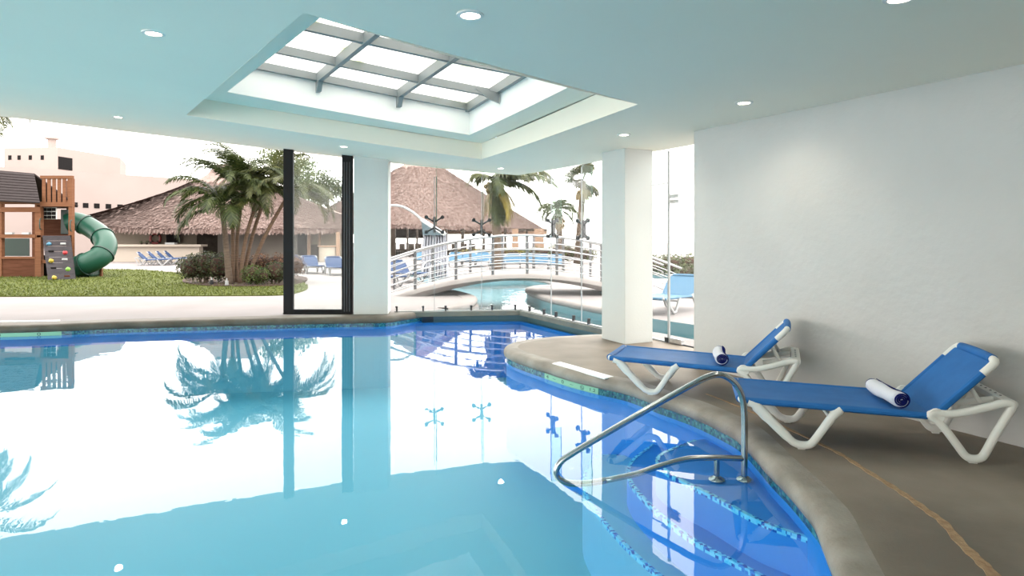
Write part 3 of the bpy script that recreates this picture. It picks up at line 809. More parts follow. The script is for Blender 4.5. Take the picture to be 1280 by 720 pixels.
# ------------------------------------------------------------------ sun lounger
LW = .345
def make_lounger(label, sling, frame, detailed=True):
    root = empty('sun_lounger', (0, 0, 0), label, 'sun lounger')
    zs = .335
    sag = lambda u: zs - .018 * math.sin(PI * (u + .43) / 1.33)
    nv = 8
    def cloth(us, zf, name, thick=.012):
        mb = MB(); rows = []
        for u, z, nx, nz in us:
            row = []
            for k in range(nv + 1):
                t = k / nv * 2 - 1
                w = LW - .005
                bulge = -.012 * (1 - t * t)
                row.append(Vector((u + nx * bulge, t * w, z + nz * bulge)))
            rows.append(row)
        V = []; Fc = []
        n = nv + 1; m_ = len(rows)
        for (u, z, nx, nz), row in zip(us, rows): V += row
        for (u, z, nx, nz), row in zip(us, rows): V += [p - Vector((nx, 0, nz)) * thick for p in row]
        for i in range(m_ - 1):
            for k in range(nv):
                Fc.append((i * n + k, (i + 1) * n + k, (i + 1) * n + k + 1, i * n + k + 1))
                o = m_ * n
                Fc.append((o + i * n + k, o + i * n + k + 1, o + (i + 1) * n + k + 1, o + (i + 1) * n + k))
        o = m_ * n
        for i in range(m_ - 1):
            Fc.append((i * n, o + i * n, o + (i + 1) * n, (i + 1) * n)); Fc.append((i * n + nv, (i + 1) * n + nv, o + (i + 1) * n + nv, o + i * n + nv))
        for k in range(nv):
            Fc.append((k, k + 1, o + k + 1, o + k)); j = (m_ - 1) * n; Fc.append((j + k, o + j + k, o + j + k + 1, j + k + 1))
        mb.add(V, Fc)
        return mb.build(name, sling, root, smooth=True, ang=60, local=True)
    H = (.86, .31); T = (1.255, .725)
    bdv = Vector((T[0] - H[0], 0, T[1] - H[1])); bl_ = bdv.length; bdn = bdv.normalized()
    nb_ = Vector((-bdn.z, 0, bdn.x))
    seat = []
    for i in range(13):
        u = -.44 + (.86 + .44) * i / 12
        seat.append((u, zs + .02 - (.03) * max(0, (u + .43)) / 1.3, 0, 1))
    cloth(seat, None, 'seat_sling')
    # fabric wrapped round the side rails, like the sleeve of the sling
    for s in (-1, 1):
        mb = MB(); mb.sweep([Vector((u, s * LW, z - .018)) for u, z, _, _ in seat], .034, .026, up=(0, 0, 1), n=10); mb.build('side_sleeve', sling, root, smooth=True, local=True)
    back = [(H[0] + bdv.x * t, H[1] + .02 + bdv.z * t, nb_.x, nb_.z) for t in [-.035 + i / 10 for i in range(11)]]
    cloth(back, None, 'back_sling')
    for s in (-1, 1):
        mb = MB(); mb.sweep([Vector((u, s * LW, z)) - nb_ * .014 for u, z, _, _ in back[:10]], .026, .024, up=(0, 1, 0), n=10); mb.build('back_sleeve', sling, root, smooth=True, local=True)
    # frame: foot bar, head bar with rounded white corners
    mb = MB(); mb.sweep(crom([(-.39, LW, zs), (-.43, LW - .01, zs), (-.45, LW - .06, zs + .003), (-.455, 0, zs + .005), (-.45, -LW + .06, zs + .003), (-.43, -LW + .01, zs), (-.39, -LW, zs)], 5), .026, n=10)
    mb.build('foot_bar', frame, root, smooth='all', local=True)
    hb = []
    for y, back_off in ((LW, .13), (LW, .06), (LW - .012, .02), (LW - .07, .0), (0, -.008), (-LW + .07, .0), (-LW + .012, .02), (-LW, .06), (-LW, .13)):
        p = Vector((T[0], y, T[1])) - bdn * back_off + nb_ * .0
        hb.append(p)
    mb = MB(); mb.sweep(crom(hb, 5), .028, n=10); mb.build('head_bar', frame, root, smooth='all', local=True)
    mid = [p for p in crom(hb, 5) if abs(p.y) < LW - .06]
    mb = MB(); mb.sweep(mid, .033, n=12); mb.build('head_sleeve', sling, root, smooth=True, local=True)
    mb = MB(); mb.sweep([(-.452, y, zs + .004) for y in (-LW + .03, 0, LW - .03)], .032, n=12); mb.build('foot_sleeve', sling, root, smooth=True, local=True)
    V3 = lambda u, z, y: Vector((u, y, z))
    for s in (-1, 1):
        y = s * (LW + .012)
        # front V leg with rounded foot and flared heads
        P = [(-.40, .325), (-.34, .30), (-.24, .20), (-.10, .065), (-.065, .040), (-.03, .03), (.02, .03), (.05, .044), (.075, .075), (.15, .19), (.21, .28), (.255, .318)]
        wd = [.028, .040, .034, .028, .028, .028, .028, .028, .028, .03, .034, .026]
        mb = MB(); c = crom([V3(u, z, y) for u, z in P], 4)
        wl = [wd[min(int(i / 4), 11)] for i in range(len(c))]
        mb.sweep(c, wl, .026, up=(0, 1, 0), n=12, sq=3.0)
        mb.box(V3(-.02, .004, y), (.05, .03, .012))
        mb.build('leg', frame, root, smooth=True, ang=50, local=True)
        # rear closed leg frame: arm, upright and sloping strut
        P = [(.83, .315), (.90, .26), (1.0, .12), (1.045, .055), (1.075, .034), (1.11, .03), (1.145, .04), (1.17, .07), (1.225, .19), (1.295, .33), (1.335, .415), (1.315, .435), (1.27, .432), (1.19, .402), (1.05, .355), (.95, .335), (.88, .335)]
        mb = MB(); c = crom([V3(u, z, y + s * .008) for u, z in P], 4, closed=True)
        mb.sweep(c, .027, .024, up=(0, 1, 0), n=12, sq=3.0, closed=True)
        mb.box(V3(1.10, .004, y), (.05, .03, .012))
        mb.lathe([(0, -.012), (.05, -.012), (.055, 0), (.05, .012), (0, .012)], 16, V3(.87, .318, y + s * .016), axis=Vector((0, 1, 0)))
        mb.build('leg', frame, root, smooth=True, ang=50, local=True)
        # perforated rack arm and back prop
        mb = MB(); mb.sweep([V3(1.04, .375, s * .18), V3(1.315, .425, s * .18)], .012, .022, up=(0, 0, 1), n=8, sq=4)
        mb.sweep([V3(1.10, .565, s * .24), V3(1.20, .40, s * .20)], .015, n=8)
        mb.build('back_prop', frame, root, smooth=True, local=True)
    mb = MB()
    mb.sweep([V3(1.332, .43, -LW - .02), V3(1.332, .43, LW + .02)], .042, .024, up=(0, 0, 1), n=12, sq=3.5)
    mb.build('rear_crossbar', frame, root, smooth=True, local=True)
    if detailed:
        for k in range(6): MB().lathe([(0, -.0015), (.008, -.0015), (.008, .0015), (0, .0015)], 10, V3(1.332, .455, -.2 + .08 * k), axis=Vector((0, 0, 1))).build('peg_hole', DARKST, root, local=True)
    for u, z, hw, r_ in ((1.12, .54, .26, .014), (.86, .268, LW, .018), (.18, .25, LW + .01, .015)):
        MB().sweep([V3(u, z, -hw), V3(u, z, hw)], r_, n=8).build('cross_tube', frame, root, smooth=True, local=True)
    return root
# local frame: u = +X from foot to head, origin between the front feet
def place(o, front_centre, ang):
    o.location = (front_centre[0], front_centre[1], front_centre[2] if len(front_centre) > 2 else 0); o.rotation_euler = (0, 0, math.radians(ang))
def centre_place(o, c, ang, z=0.0, s=.535):
    d = Vector((math.cos(math.radians(ang)), math.sin(math.radians(ang))))
    place(o, (c[0] - d.x * s, c[1] - d.y * s, z), ang)
LA = make_lounger('blue sling sun lounger with white frame beside the glass door and pillar', SLING, FRAMEW)
LB = copy_tree(LA); LB['label'] = 'blue sling sun lounger with white frame nearest the pool steps and handrail'
for o in (LA, LB): o['group'] = 'indoor sun loungers along the plastered wall'
AB_, BA_ = -23.0, -15.5
centre_place(LA, (2.055, 6.61), AB_)
centre_place(LB, (2.815, 5.03), BA_)

def make_towel(label, lounger, u0, v_half, zc):
    root = empty('rolled_towel', (0, 0, 0), label, 'towel')
    r = .062
    # rolled terry cloth: outer white roll with navy lining showing at the ends and along one flap
    mb = MB(); nseg = 24; n = 22
    pts = []
    for k in range(nseg + 1):
        t = k / nseg * 2 - 1
        pts.append(Vector((.012 * (t * t), t * v_half, zc + .018 * t * t * 0)))
    rr = [r * (.93 + .07 * math.cos(t * 9)) * (1.0 if 0 < i < nseg else .9) for i, t in enumerate([k / nseg for k in range(nseg + 1)])]
    mb.sweep(pts, rr, [x * .92 for x in rr], up=(0, 0, 1), n=n)
    mb.build('towel_roll', TOWELW, root, smooth='all', local=True)
    # navy lining: long flap along the lower back side
    mb = MB(); V = []; K = 10
    for k in range(nseg + 1):
        t = k / nseg * 2 - 1
        for j in range(K + 1):
            a = math.radians(60 - 150 * j / K); q = r * 1.06
            V.append(Vector((.012 * t * t + q * math.cos(a), t * v_half * .985, zc + q * .94 * math.sin(a))))
    Fc = [(k * (K + 1) + j, k * (K + 1) + j + 1, (k + 1) * (K + 1) + j + 1, (k + 1) * (K + 1) + j) for k in range(nseg) for j in range(K)]
    mb.add(V, Fc); o = mb.build('navy_flap', TOWELB, root, smooth='all', local=True)
    sd_ = o.modifiers.new('thickness', 'SOLIDIFY'); sd_.thickness = .006
    for s in (-1, 1):
        mb = MB(); sp = []
        for k in range(60):
            a = k * .32; q = r * .82 * (1 - k / 66)
            sp.append(Vector((.012 + q * math.cos(a), s * (v_half + .002), zc + q * .92 * math.sin(a))))
        mb.sweep(sp, .0065, .012, up=(0, 1, 0), n=6)
        mb.build('spiral_end', TOWELB, root, smooth=True, local=True)
    root.location = lounger.location; root.rotation_euler = lounger.rotation_euler
    d = Vector((math.cos(lounger.rotation_euler.z), math.sin(lounger.rotation_euler.z), 0)); w = Vector((-d.y, d.x, 0))
    root.location = Vector(lounger.location) + d * u0 + w * (-.05)
    return root
make_towel('rolled white towel with navy lining lying on the lounger beside the glass door', LA, .62, .25, .398).rotation_euler.z += math.radians(8)
make_towel('rolled white towel with navy lining lying on the lounger nearest the handrail', LB, .62, .25, .398).rotation_euler.z += math.radians(8)

# ================================================================== OUTDOORS
def pix(pts, z=0.0): return [tuple(gp(*p, z).xy) for p in pts]
pool_poly = [(-1.72, 13.98), (-1.2, 14.5), (-.97, 15.6), (-1.0, 17.0), (-1.5, 18.5), (-2.25, 20), (-3.0, 22), (-4.2, 26), (-5.0, 32), (-3.9, 32.8), (-2.6, 26), (-1.25, 24.9), (.47, 25.1), (1.3, 23.3),
             (1.33, 21.3), (.75, 20.7), (.47, 19.8), (.5, 18.8), (.85, 17.07), (1.2, 16), (1.97, 14.2), (2.78, 12.55), (3.3, 11.74), (4.2, 10.3), (5.4, 9.0), (4.6, 8.6), (3.6, 8.9), (2.9, 9.9), (2.45, 10.75), (1.75, 11.3), (.34, 14.05)]
pp = [Vector((p.x, p.y)) for p in crom([(a, b, 0) for a, b in pool_poly[:25]], 4)] + [Vector(q) for q in pool_poly[25:]]
pp = [Vector((p.x, p.y)) for p in pp]
pool2 = [tuple(p.xy) for p in crom([gp(812, 350.5), gp(845, 351.5), gp(866, 347), gp(880, 343), gp(845, 342.5), gp(812, 344)], 4, closed=True)]
ground_outer = [(p.x, p.y) for p in offset(LEFTC, -.0)] + [(-2.0, 13.74), (.2, 14.0)] + [tuple(gx(11.0) + Vector((.1, .05))), tuple(gx(8.0) + Vector((.1, 0)))] + [tuple(W1 + WN * 1.0), (60, -8), (140, 60), (140, 170), (-150, 170), (-150, 9.6)]
g_ = sheet(ground_outer, [[tuple(p) for p in pp], pool2], grid=9.0, zf=lambda x, y: -.008)
# pool sides
ng = len(g_.f); pw_ = MB()
for loop in ([tuple(p) for p in pp], pool2):
    n = len(loop)
    pw_.add([(p[0], p[1], -.008) for p in loop] + [(p[0], p[1], -1.3) for p in loop], [(i, (i + 1) % n, n + (i + 1) % n, n + i) for i in range(n)])
g_.f = g_.f[:ng]; g_.m = g_.m[:ng]
g_.build('ground', PAVE, kind='structure')
pw_.build('outdoor_pool_wall', OUTBASIN, kind='structure')
m = MB(); m.prism([(-9, 14.3), (.4, 14.3), (2.0, 11.3), (3.2, 9.0), (9, 8.5), (9, 34), (-9, 34)], -.6, -.42); m.build('outdoor_pool_floor', OUTBASIN, kind='structure')
sheet([tuple(p) for p in pp], zf=lambda x, y: WL).build('outdoor_pool_water', WATER_OUT, kind='structure')
sheet(pool2, zf=lambda x, y: -.1).build('far_pool_water', WATER_OUT, kind='structure')
# rounded outdoor coping round the main outdoor pool
cl = pp[2:84]
prof = [(-.35, .0), (-.02, .03), (.04, .015), (.06, -.03), (.05, -.08), (.0, -.12), (-.35, -.12)]
mb = MB(); npf = len(prof)
for i, p in enumerate(cl):
    t = (cl[min(i + 1, len(cl) - 1)] - cl[max(i - 1, 0)]).normalized(); nn = Vector((t.y, -t.x))
    for d_, z in prof: mb.v.append(Vector((p.x + nn.x * d_, p.y + nn.y * d_, z)))
for i in range(len(cl) - 1):
    for k in range(npf):
        l = (k + 1) % npf; mb.f.append([i * npf + k, i * npf + l, (i + 1) * npf + l, (i + 1) * npf + k]); mb.m.append(0)
mb.build('outdoor_coping', COPEOUT, smooth=True, ang=60, kind='structure')
# lower shelf by the glass
shelf = [tuple(p.xy) for p in crom([(-3.2, 14.05, 0), (-1.95, 14.2, 0), (-1.25, 14.75, 0), (-.85, 15.6, 0), (-.95, 16.4, 0), (-1.6, 16.7, 0), (-3.2, 16.6, 0)], 5)]
MB().prism(shelf, -.35, -.10).build('pool_shelf', COPEOUT, kind='structure', bevel=.05, seg=3)

# lawn
lawn = [tuple(p.xy) for p in crom([gp(-140, 371), gp(-60, 371), gp(0, 370.8), gp(150, 370.3), gp(300, 369.8), gp(352, 369), gp(372, 366), gp(384, 361), gp(382, 355), gp(365, 348.5), gp(330, 345), gp(280, 343), gp(220, 341), gp(150, 337), (-26, 30, 0), (-34, 30, 0), (-40, 20, 0)], 4, closed=True)]
MB().prism(lawn, -.05, .02).build('lawn', GRASSB, kind='structure')
mb = MB(); cnt = 0
while cnt < 16000:
    y = 17.0 + 15 * R.random() ** 1.8; x = R.uniform(-24, -5)
    if not inside((x, y), lawn): continue
    h = R.uniform(.03, .075); a = R.random() * PI; w = .006 + .004 * R.random(); w *= 1 + y / 15
    l = Vector((R.gauss(0, .03), R.gauss(0, .03), h)); s = Vector((math.cos(a) * w, math.sin(a) * w, 0)); p = Vector((x, y, .018))
    mb.add([p - s, p + s, p + l], [(0, 1, 2)]); cnt += 1
mb.build('grass', GRASS, kind='stuff', label='short trimmed green grass covering the lawn', cat='grass')
bed = [tuple(p.xy) for p in crom([gp(228, 352), gp(250, 357.5), gp(300, 359), gp(350, 358), (gp(378, 354)), gp(380, 347), gp(330, 344), gp(250, 345)], 5, closed=True)]
MB().prism(bed, -.02, .045).build('mulch_bed', MULCH, kind='structure')

# ------------------------------------------------------------------ plants
def leaf_cloud(mb, center, rad, count, size, rr=R, jitter=.25, flat=0.0, zmin=None):
    c = Vector(center)
    for _ in range(count):
        u = rr.uniform(-1, 1); a = rr.random() * 2 * PI; s = math.sqrt(1 - u * u)
        d = Vector((s * math.cos(a), s * math.sin(a), u))
        k = 1 - abs(rr.gauss(0, jitter))
        k += .16 * mnoise.noise(d * 2.3 + c)
        p = c + Vector((d.x * rad[0], d.y * rad[1], d.z * rad[2])) * k
        if zmin is not None and p.z < zmin: p.z = zmin + rr.random() * .06
        n = (d + Vector((rr.gauss(0, .6), rr.gauss(0, .6), rr.gauss(.2, .6)))).normalized()
        t = n.orthogonal().normalized(); t = Matrix.Rotation(rr.random() * 2 * PI, 3, n) @ t; b = n.cross(t)
        L = size * rr.uniform(.6, 1.3); w = L * .42
        mb.add([p - t * L * .5, p + b * w * .5 + n * L * .06, p + t * L * .5, p - b * w * .5 + n * L * .06], [(0, 1, 2, 3)])
def blob(mb, center, rad, sub=3, amp=.15):
    bm = bmesh.new(); bmesh.ops.create_icosphere(bm, subdivisions=sub, radius=1)
    c = Vector(center); vs = []
    for v in bm.verts:
        d = v.co.normalized(); k = 1 + amp * mnoise.noise(d * 3 + c)
        vs.append(c + Vector((d.x * rad[0], d.y * rad[1], d.z * rad[2])) * k)
    fs = [[v.index for v in f.verts] for f in bm.faces]; bm.free()
    mb.add(vs, fs)
def bush(name, label, cat, base, rads, leafm, count, size, group=None, stems=True):
    """rads: list of (dx, dy, rx, ry, rz, zc)."""
    root = empty(name, base, label, cat, group); bx, by, bz = base
    mb = MB(); core = MB()
    tot = sum(r[2] * r[4] for r in rads)
    for dx, dy, rx, ry, rz, zc in rads:
        c = (bx + dx, by + dy, bz + zc)
        leaf_cloud(mb, c, (rx, ry, rz), int(count * rx * rz / tot), size, zmin=bz + .04)
        blob(core, c, (rx * .72, ry * .72, rz * .72))
    core.mi = 0
    fo = mb.build('foliage', leafm, root)
    core.build('inner_twigs', MULCH, root, smooth='all')
    if stems:
        st = MB()
        for k in range(6):
            dx = R.uniform(-.4, .4) * rads[0][2]
            st.sweep([(bx + dx, by, bz), (bx + dx * 1.3 + R.uniform(-.05, .05), by, bz + rads[0][5])], .02, n=6)
        st.build('stem', TRUNKP, root)
    return root
def frond(mb, base, az, el, length, droop, nleaf=26, ll=.5, width=.035, hang=.5, rach=.02, rr=R, vee=.5):
    p = Vector(base); pts = [p.copy()]; dirs = []; K = 14; e = el
    h = Vector((math.cos(az), math.sin(az), 0))
    for i in range(K):
        d = h * math.cos(e) + Vector((0, 0, math.sin(e))); dirs.append(d)
        p = p + d * (length / K); pts.append(p.copy()); e -= droop / K * (0.5 + 1.2 * i / K)
    dirs.append(dirs[-1])
    mb.sweep(pts, [rach * (1 - .85 * i / K) for i in range(K + 1)], n=5)
    sd = Vector((-h.y, h.x, 0))
    for i in range(nleaf):
        f = .12 + .88 * (i + rr.random() * .6) / nleaf
        x = f * K; k = min(int(x), K - 1); q = pts[k].lerp(pts[k + 1], x - k); d = dirs[k]
        prof = (math.sin(PI * min(f * 1.02, 1.0) ** .75) * .85 + .22)
        up = sd.cross(d)
        if up.z < 0: up = -up
        for s in (-1, 1):
            L = ll * prof * rr.uniform(.8, 1.15)
            o = (sd * s * .85 + d * (.55 + .5 * f) + up * vee * rr.uniform(.3, 1) * (1 - hang)).normalized()
            mid = q + o * L * .5 + Vector((0, 0, -hang * L * .12)); tip = q + o * L * .9 + Vector((0, 0, -hang * L * rr.uniform(.45, .8)))
            w = d * width * .5
            mb.add([q - w * .6, q + w * .6, mid + w, mid - w, tip], [(0, 1, 2, 3), (3, 2, 4)])
def palm(name, label, base, top, r0, r1, crown, leafm, trunkm, group=None, cat='palm tree', bend=.0, shaft=None, ll=.5, nleaf=26, hang=.5, width=.035):
    """crown: list of (azimuth deg, elevation deg, length, droop rad)."""
    root = empty(name, tuple(base), label, cat, group)
    b, t = Vector(base), Vector(top)
    mid = b.lerp(t, .5) + Vector((bend, 0, 0))
    path = crom([b, b.lerp(mid, .5) + Vector((bend * .2, 0, 0)), mid, mid.lerp(t, .5) + Vector((bend * .2, 0, 0)), t], 8)
    n = len(path)
    rr_ = [(r0 + (r1 - r0) * (i / (n - 1)) ** .6) * (1 + .05 * math.sin(i * 2.4)) for i in range(n)]
    MB().sweep(path, rr_, n=12).build('trunk', trunkm, root, smooth='all')
    if shaft:
        d = (t - path[-4]).normalized()
        MB().sweep([t - d * shaft, t - d * shaft * .5, t + d * .15], [r1 * 1.1, r1 * 1.35, r1 * .6], n=10).build('crown_shaft', TRUNKG, root, smooth='all')
    for c in crown:
        az, el, L, dr_ = c[:4]; mt = c[4] if len(c) > 4 else leafm
        mb = MB(); frond(mb, t, math.radians(az), math.radians(el), L, dr_, nleaf=nleaf, ll=ll, hang=hang, width=width)
        mb.build('frond', mt, root)
    return root
def crownset(n, L, el0, el1, seed, droop=(1.6, 2.4), az0=0):
    r = random.Random(seed); out = []
    for i in range(n):
        el = el0 + (el1 - el0) * ((i * .618) % 1.0)
        out.append((az0 + i * 137.5 + r.uniform(-15, 15), el, L * r.uniform(.85, 1.12), r.uniform(*droop)))
    return out

Yp = 21.5
def pp_(px, py, Y=Yp): return dp(px, py, Y)
GRP = 'slender palms growing from one clump'
def ground_at(px, Y, z=0.04): return Vector(((px - CX) * Y / F, Y, z))
palm('palm_tree', 'palm with a pale green shaft, frontmost of the clump, fronds arching over the hedge', ground_at(287, 21.2), pp_(278, 258, 21.2), .12, .075,
     [(180, 30, 2.0, 2.3), (200, -5, 1.9, 1.6), (160, 55, 2.2, 2.2), (230, 20, 1.6, 2.2), (270, 40, 1.5, 2.3), (310, 15, 1.6, 2.2), (10, 35, 1.8, 2.2), (60, 50, 1.8, 2.0), (110, 60, 2.0, 2.0), (185, 65, 2.3, 1.9), (345, 62, 2.2, 1.9), (215, 48, 2.1, 2.2)],
     LEAFP, TRUNKP, GRP, shaft=.5, ll=.68, nleaf=64, hang=.62, width=.042)
for (bx, tx, ty, Y, seed, L, lab) in ((291, 291, 232, 21.7, 3, 2.0, 'slim palm rising straight behind the clump front palm'), (296, 307, 226, 22.0, 5, 2.1, 'slim ringed palm in the middle of the clump leaning slightly'),
                                     (300, 322, 250, 21.6, 8, 1.3, 'short ringed palm of the clump with a small dry crown'), (303, 340, 226, 22.2, 11, 2.0, 'ringed palm of the clump leaning towards the black door'),
                                     (307, 364, 238, 21.8, 14, 1.9, 'most strongly leaning ringed palm of the clump, crown behind the door frame')):
    palm('palm_tree', lab, ground_at(bx, Y), pp_(tx, ty, Y), .075, .055, crownset(17, L, 0, 85, seed, (1.3, 2.1), az0=seed * 30), LEAFP if seed in (3, 5) else LEAFP2, TRUNKR, GRP, shaft=.4, ll=.52, nleaf=52, hang=.55, width=.034, bend=(.0 if bx == tx else -.12))

def hb(px, py, Y): p = dp(px, py, Y); return p
b0 = ground_at(256, 21.8)
bush('hedge_bush', 'dark green rounded hedge at the foot of the clump of palms', 'bush', tuple(b0),
     [(-.45, 0, .48, .5, .47, .52), (0, .1, .55, .5, .52, .58), (.5, 0, .5, .5, .48, .55)], LEAFH, 3600, .10)
b0 = ground_at(330, 23.0)
bush('hedge_bush', 'reddish bronze hedge behind the palm stems beside the black door', 'bush', tuple(b0),
     [(-.9, 0, .5, .4, .36, .55), (-.2, .1, .6, .5, .42, .55), (.5, .0, .6, .5, .45, .55), (1.0, .1, .5, .5, .42, .52)], LEAFR, 3600, .09)
b0 = ground_at(316, 20.9)
bush('low_bush', 'bright green low bush in front of the reddish hedge', 'bush', tuple(b0), [(0, 0, .38, .35, .34, .34), (.28, 0, .3, .3, .28, .3)], LEAFG, 1700, .075)
b0 = ground_at(344, 21.3)
bush('low_bush', 'dull green low bush half behind the black door frame', 'bush', tuple(b0), [(0, 0, .42, .35, .38, .40), (.3, .1, .3, .3, .3, .36)], LEAFH, 1500, .08)

# garden spot lights
for i, (px, lab) in enumerate(((283.5, 'small pale garden light at the foot of the palm stems'), (264.5, 'small dark capped garden light in the mulch under the hedge'))):
    Y = 20.6 + .3 * i; b0 = ground_at(px, Y)
    r0 = empty('garden_light', tuple(b0), lab, 'garden light')
    MB().lathe([(.05, 0), (.06, .03), (.05, .12), (.055, .14), (0, .16)], 14, b0).build('housing', PALEW if i == 0 else DARKST, r0, smooth=True)
    MB().lathe([(.018, .14), (.018, .22), (0, .23)], 10, b0).build('cap_stem', PALEW, r0, smooth=True)

# ------------------------------------------------------------------ playset
ps = empty('playset', tuple(gp(45, 347)), 'wooden playset with dark roof, railed tower and green tube slide', 'playset')
Yf = 25.3
def pbx(x0, x1, y0, y1, Y, th, nm, mt, parent=None, bevel=.0):
    a, b = dp(x0, y0, Y), dp(x1, y1, Y)
    mb = MB(); mb.box(((a.x + b.x) / 2, Y + th / 2, (a.z + b.z) / 2), (abs(b.x - a.x), th, abs(a.z - b.z)))
    return mb.build(nm, mt, parent or ps, bevel=bevel)
gz = 346.5
for x0, x1, yt, Y in ((43.5, 51, 252, Yf), (85.5, 90, 223, Yf), (-3, 2, 250, Yf), (-60, -55, 250, Yf), (46, 51, 224, Yf + 1.6), (83, 87, 226, Yf + 1.6), (-3, 1, 250, Yf + 1.6)):
    pbx(x0, x1, yt, CY + 1280 / Y + .4, Y, .16, 'post', WOOD)
pbx(50, 90, 219.5, 223, Yf - .02, .12, 'top_rail', WOOD); pbx(50, 90, 252.5, 258, Yf - .02, .12, 'platform_beam', WOOD)
for k in range(6):
    x = 52.5 + k * 6.4; pbx(x, x + 3.9, 222, 253, Yf + .02, .04, 'baluster', WOOD)
pbx(50, 90, 220.5, 223.5, Yf + 1.6, .1, 'top_rail', WOOD)
a, b = dp(45, 256, Yf), dp(90, 258, Yf)
plan = [dp(46, 256, Yf).xy, dp(89.5, 256, Yf).xy, dp(86.5, 256, Yf + 1.7).xy, dp(47, 256, Yf + 1.7).xy]
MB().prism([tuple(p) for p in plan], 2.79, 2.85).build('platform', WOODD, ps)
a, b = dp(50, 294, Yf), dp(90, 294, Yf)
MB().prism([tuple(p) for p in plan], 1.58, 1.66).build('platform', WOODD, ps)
pbx(-60, 50, 259, 265, Yf - .03, .1, 'beam', WOOD); pbx(-60, 50, 252, 255, Yf - .01, .1, 'beam', WOOD)
pbx(-60, 44, 293, 297.5, Yf - .03, .2, 'window_ledge', WOOD)
pbx(-60, 44, 321, 323.5, Yf - .01, .16, 'window_ledge', WOOD)
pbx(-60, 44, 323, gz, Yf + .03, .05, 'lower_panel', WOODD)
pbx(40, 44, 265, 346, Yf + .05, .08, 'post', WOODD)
for x0 in (6, 27): pbx(x0, x0 + 9, 290.5, 293, Yf - .05, .12, 'toy_cup', PALEW)
pbx(3, 36, 298, 320, Yf + 1.5, .05, 'rear_panel', GREEND)
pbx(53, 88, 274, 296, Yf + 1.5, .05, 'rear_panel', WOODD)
pbx(76, 85, 262, 292.5, Yf + 1.45, .06, 'slide_mouth', GREEND)
pbx(52, 60, 319, 346, Yf + .5, .05, 'lower_panel', DARKW); pbx(50, 60, 325, 329, Yf + .05, .1, 'beam', WOOD)
tt = pbx(53, 70, 259.5, 274, Yf + .35, .05, 'tic_tac_toe_panel', MARKW)
for i in range(3):
    for j in range(3):
        c = dp(55.8 + 5.7 * i, 262 + 4.8 * j, Yf + .3)
        MB().lathe([(0, -.06), (.07, -.06), (.07, .06), (0, .06)], 10, c, axis=Vector((0, 0, 1))).build('tic_tac_toe_block', DARKW, tt, smooth=True)
for px, y0 in ((50.5, 273), (88.5, 275)):
    a = dp(px, y0, Yf - .06); mb = MB(); mb.sweep(crom([a + Vector((0, .06, 0)), a + Vector((0, -.03, -.06)), a + Vector((0, -.03, -.38)), a + Vector((0, .06, -.44))], 4), .02, n=8); mb.build('grab_handle', GREEND, ps, smooth=True)
# roof: two pitched board planes
a, b = dp(-70, 207, Yf + .5), dp(42.5, 216.7, Yf + .75); c_, d_ = dp(50, 253.3, Yf - .35), dp(-70, 247.5, Yf - .35)
rb = MB()
NB = 11
for k in range(NB):
    t0, t1 = k / NB, (k + 1.12) / NB
    q = [a.lerp(d_, t0), b.lerp(c_, t0), b.lerp(c_, min(t1, 1)) + Vector((0, -.012, .02)), a.lerp(d_, min(t1, 1)) + Vector((0, -.012, .02))]
    rb.slab(q, Vector((0, .02, -.05)))
rb.build('roof', SHING, ps)
rb = MB(); a2, b2 = a + Vector((0, .02, 0)), b + Vector((0, .02, 0))
rb.slab([a2, b2, Vector((c_.x, 2 * b.y - c_.y, c_.z)), Vector((d_.x, 2 * a.y - d_.y, d_.z))], Vector((0, -.02, -.05))); rb.build('roof', SHING, ps)
# climbing wall
a, b, c_, d_ = dp(53, 294.5, Yf - .06), dp(87, 294.5, Yf - .06), gp(93.5, 349.5), gp(60, 351)
mb = MB(); NBd = 8
for k in range(NBd):
    t0, t1 = k / NBd, (k + .96) / NBd
    mb.slab([a.lerp(d_, t0), b.lerp(c_, t0), b.lerp(c_, t1), a.lerp(d_, t1)], Vector((0, .06, 0)))
cw = mb.build('climbing_wall', CLIMB, ps)
mb = MB(); mb.slab([a + Vector((-.02, .05, 0)), a + Vector((-.02, .14, 0)), d_ + Vector((-.02, .14, 0)), d_ + Vector((-.02, .05, 0))], Vector((.06, 0, 0))); mb.build('side_rail', WOOD, ps)
HC_ = {'blue': mat('blue_hold', (.05, .17, .26), .5), 'red': mat('red_hold', (.3, .015, .02), .5), 'yellow': mat('yellow_hold', (.32, .24, .02), .5), 'green': mat('lime_hold', (.12, .26, .03), .5)}
def climb_pt(px, py):
    # plan: point of the board under the sight line (board is close to the plane through a,b,c_,d_)
    n = (b - a).cross(d_ - a); o = Vector((0, 0, HC)); r = dp(px, py, 1.0) - o
    return o + r * ((a - o).dot(n) / r.dot(n))
for px, py, cn in ((62, 305, 'blue'), (82, 316, 'red'), (65, 326, 'yellow'), (85.5, 336.5, 'green'), (68.5, 347, 'yellow')):
    p = climb_pt(px, py); mb = MB(); blob(mb, p + Vector((0, -.03, 0)), (.09, .07, .08), 2, .35); mb.build('climbing_hold', HC_[cn], cw, smooth='all', label='%s moulded climbing hold' % cn)
for px, py, mt in ((79, 304.5, PALEW), (64, 314, DARKW), (81, 324, PALEW), (67, 335, DARKW), (84, 345, WOODD)):
    p = climb_pt(px, py); mb = MB(); mb.sweep([p + Vector((-.10, -.006, 0)), p + Vector((.10, -.006, 0))], .035, .012, up=(0, 1, 0), n=10); mb.build('hand_slot', mt, cw, smooth=True)
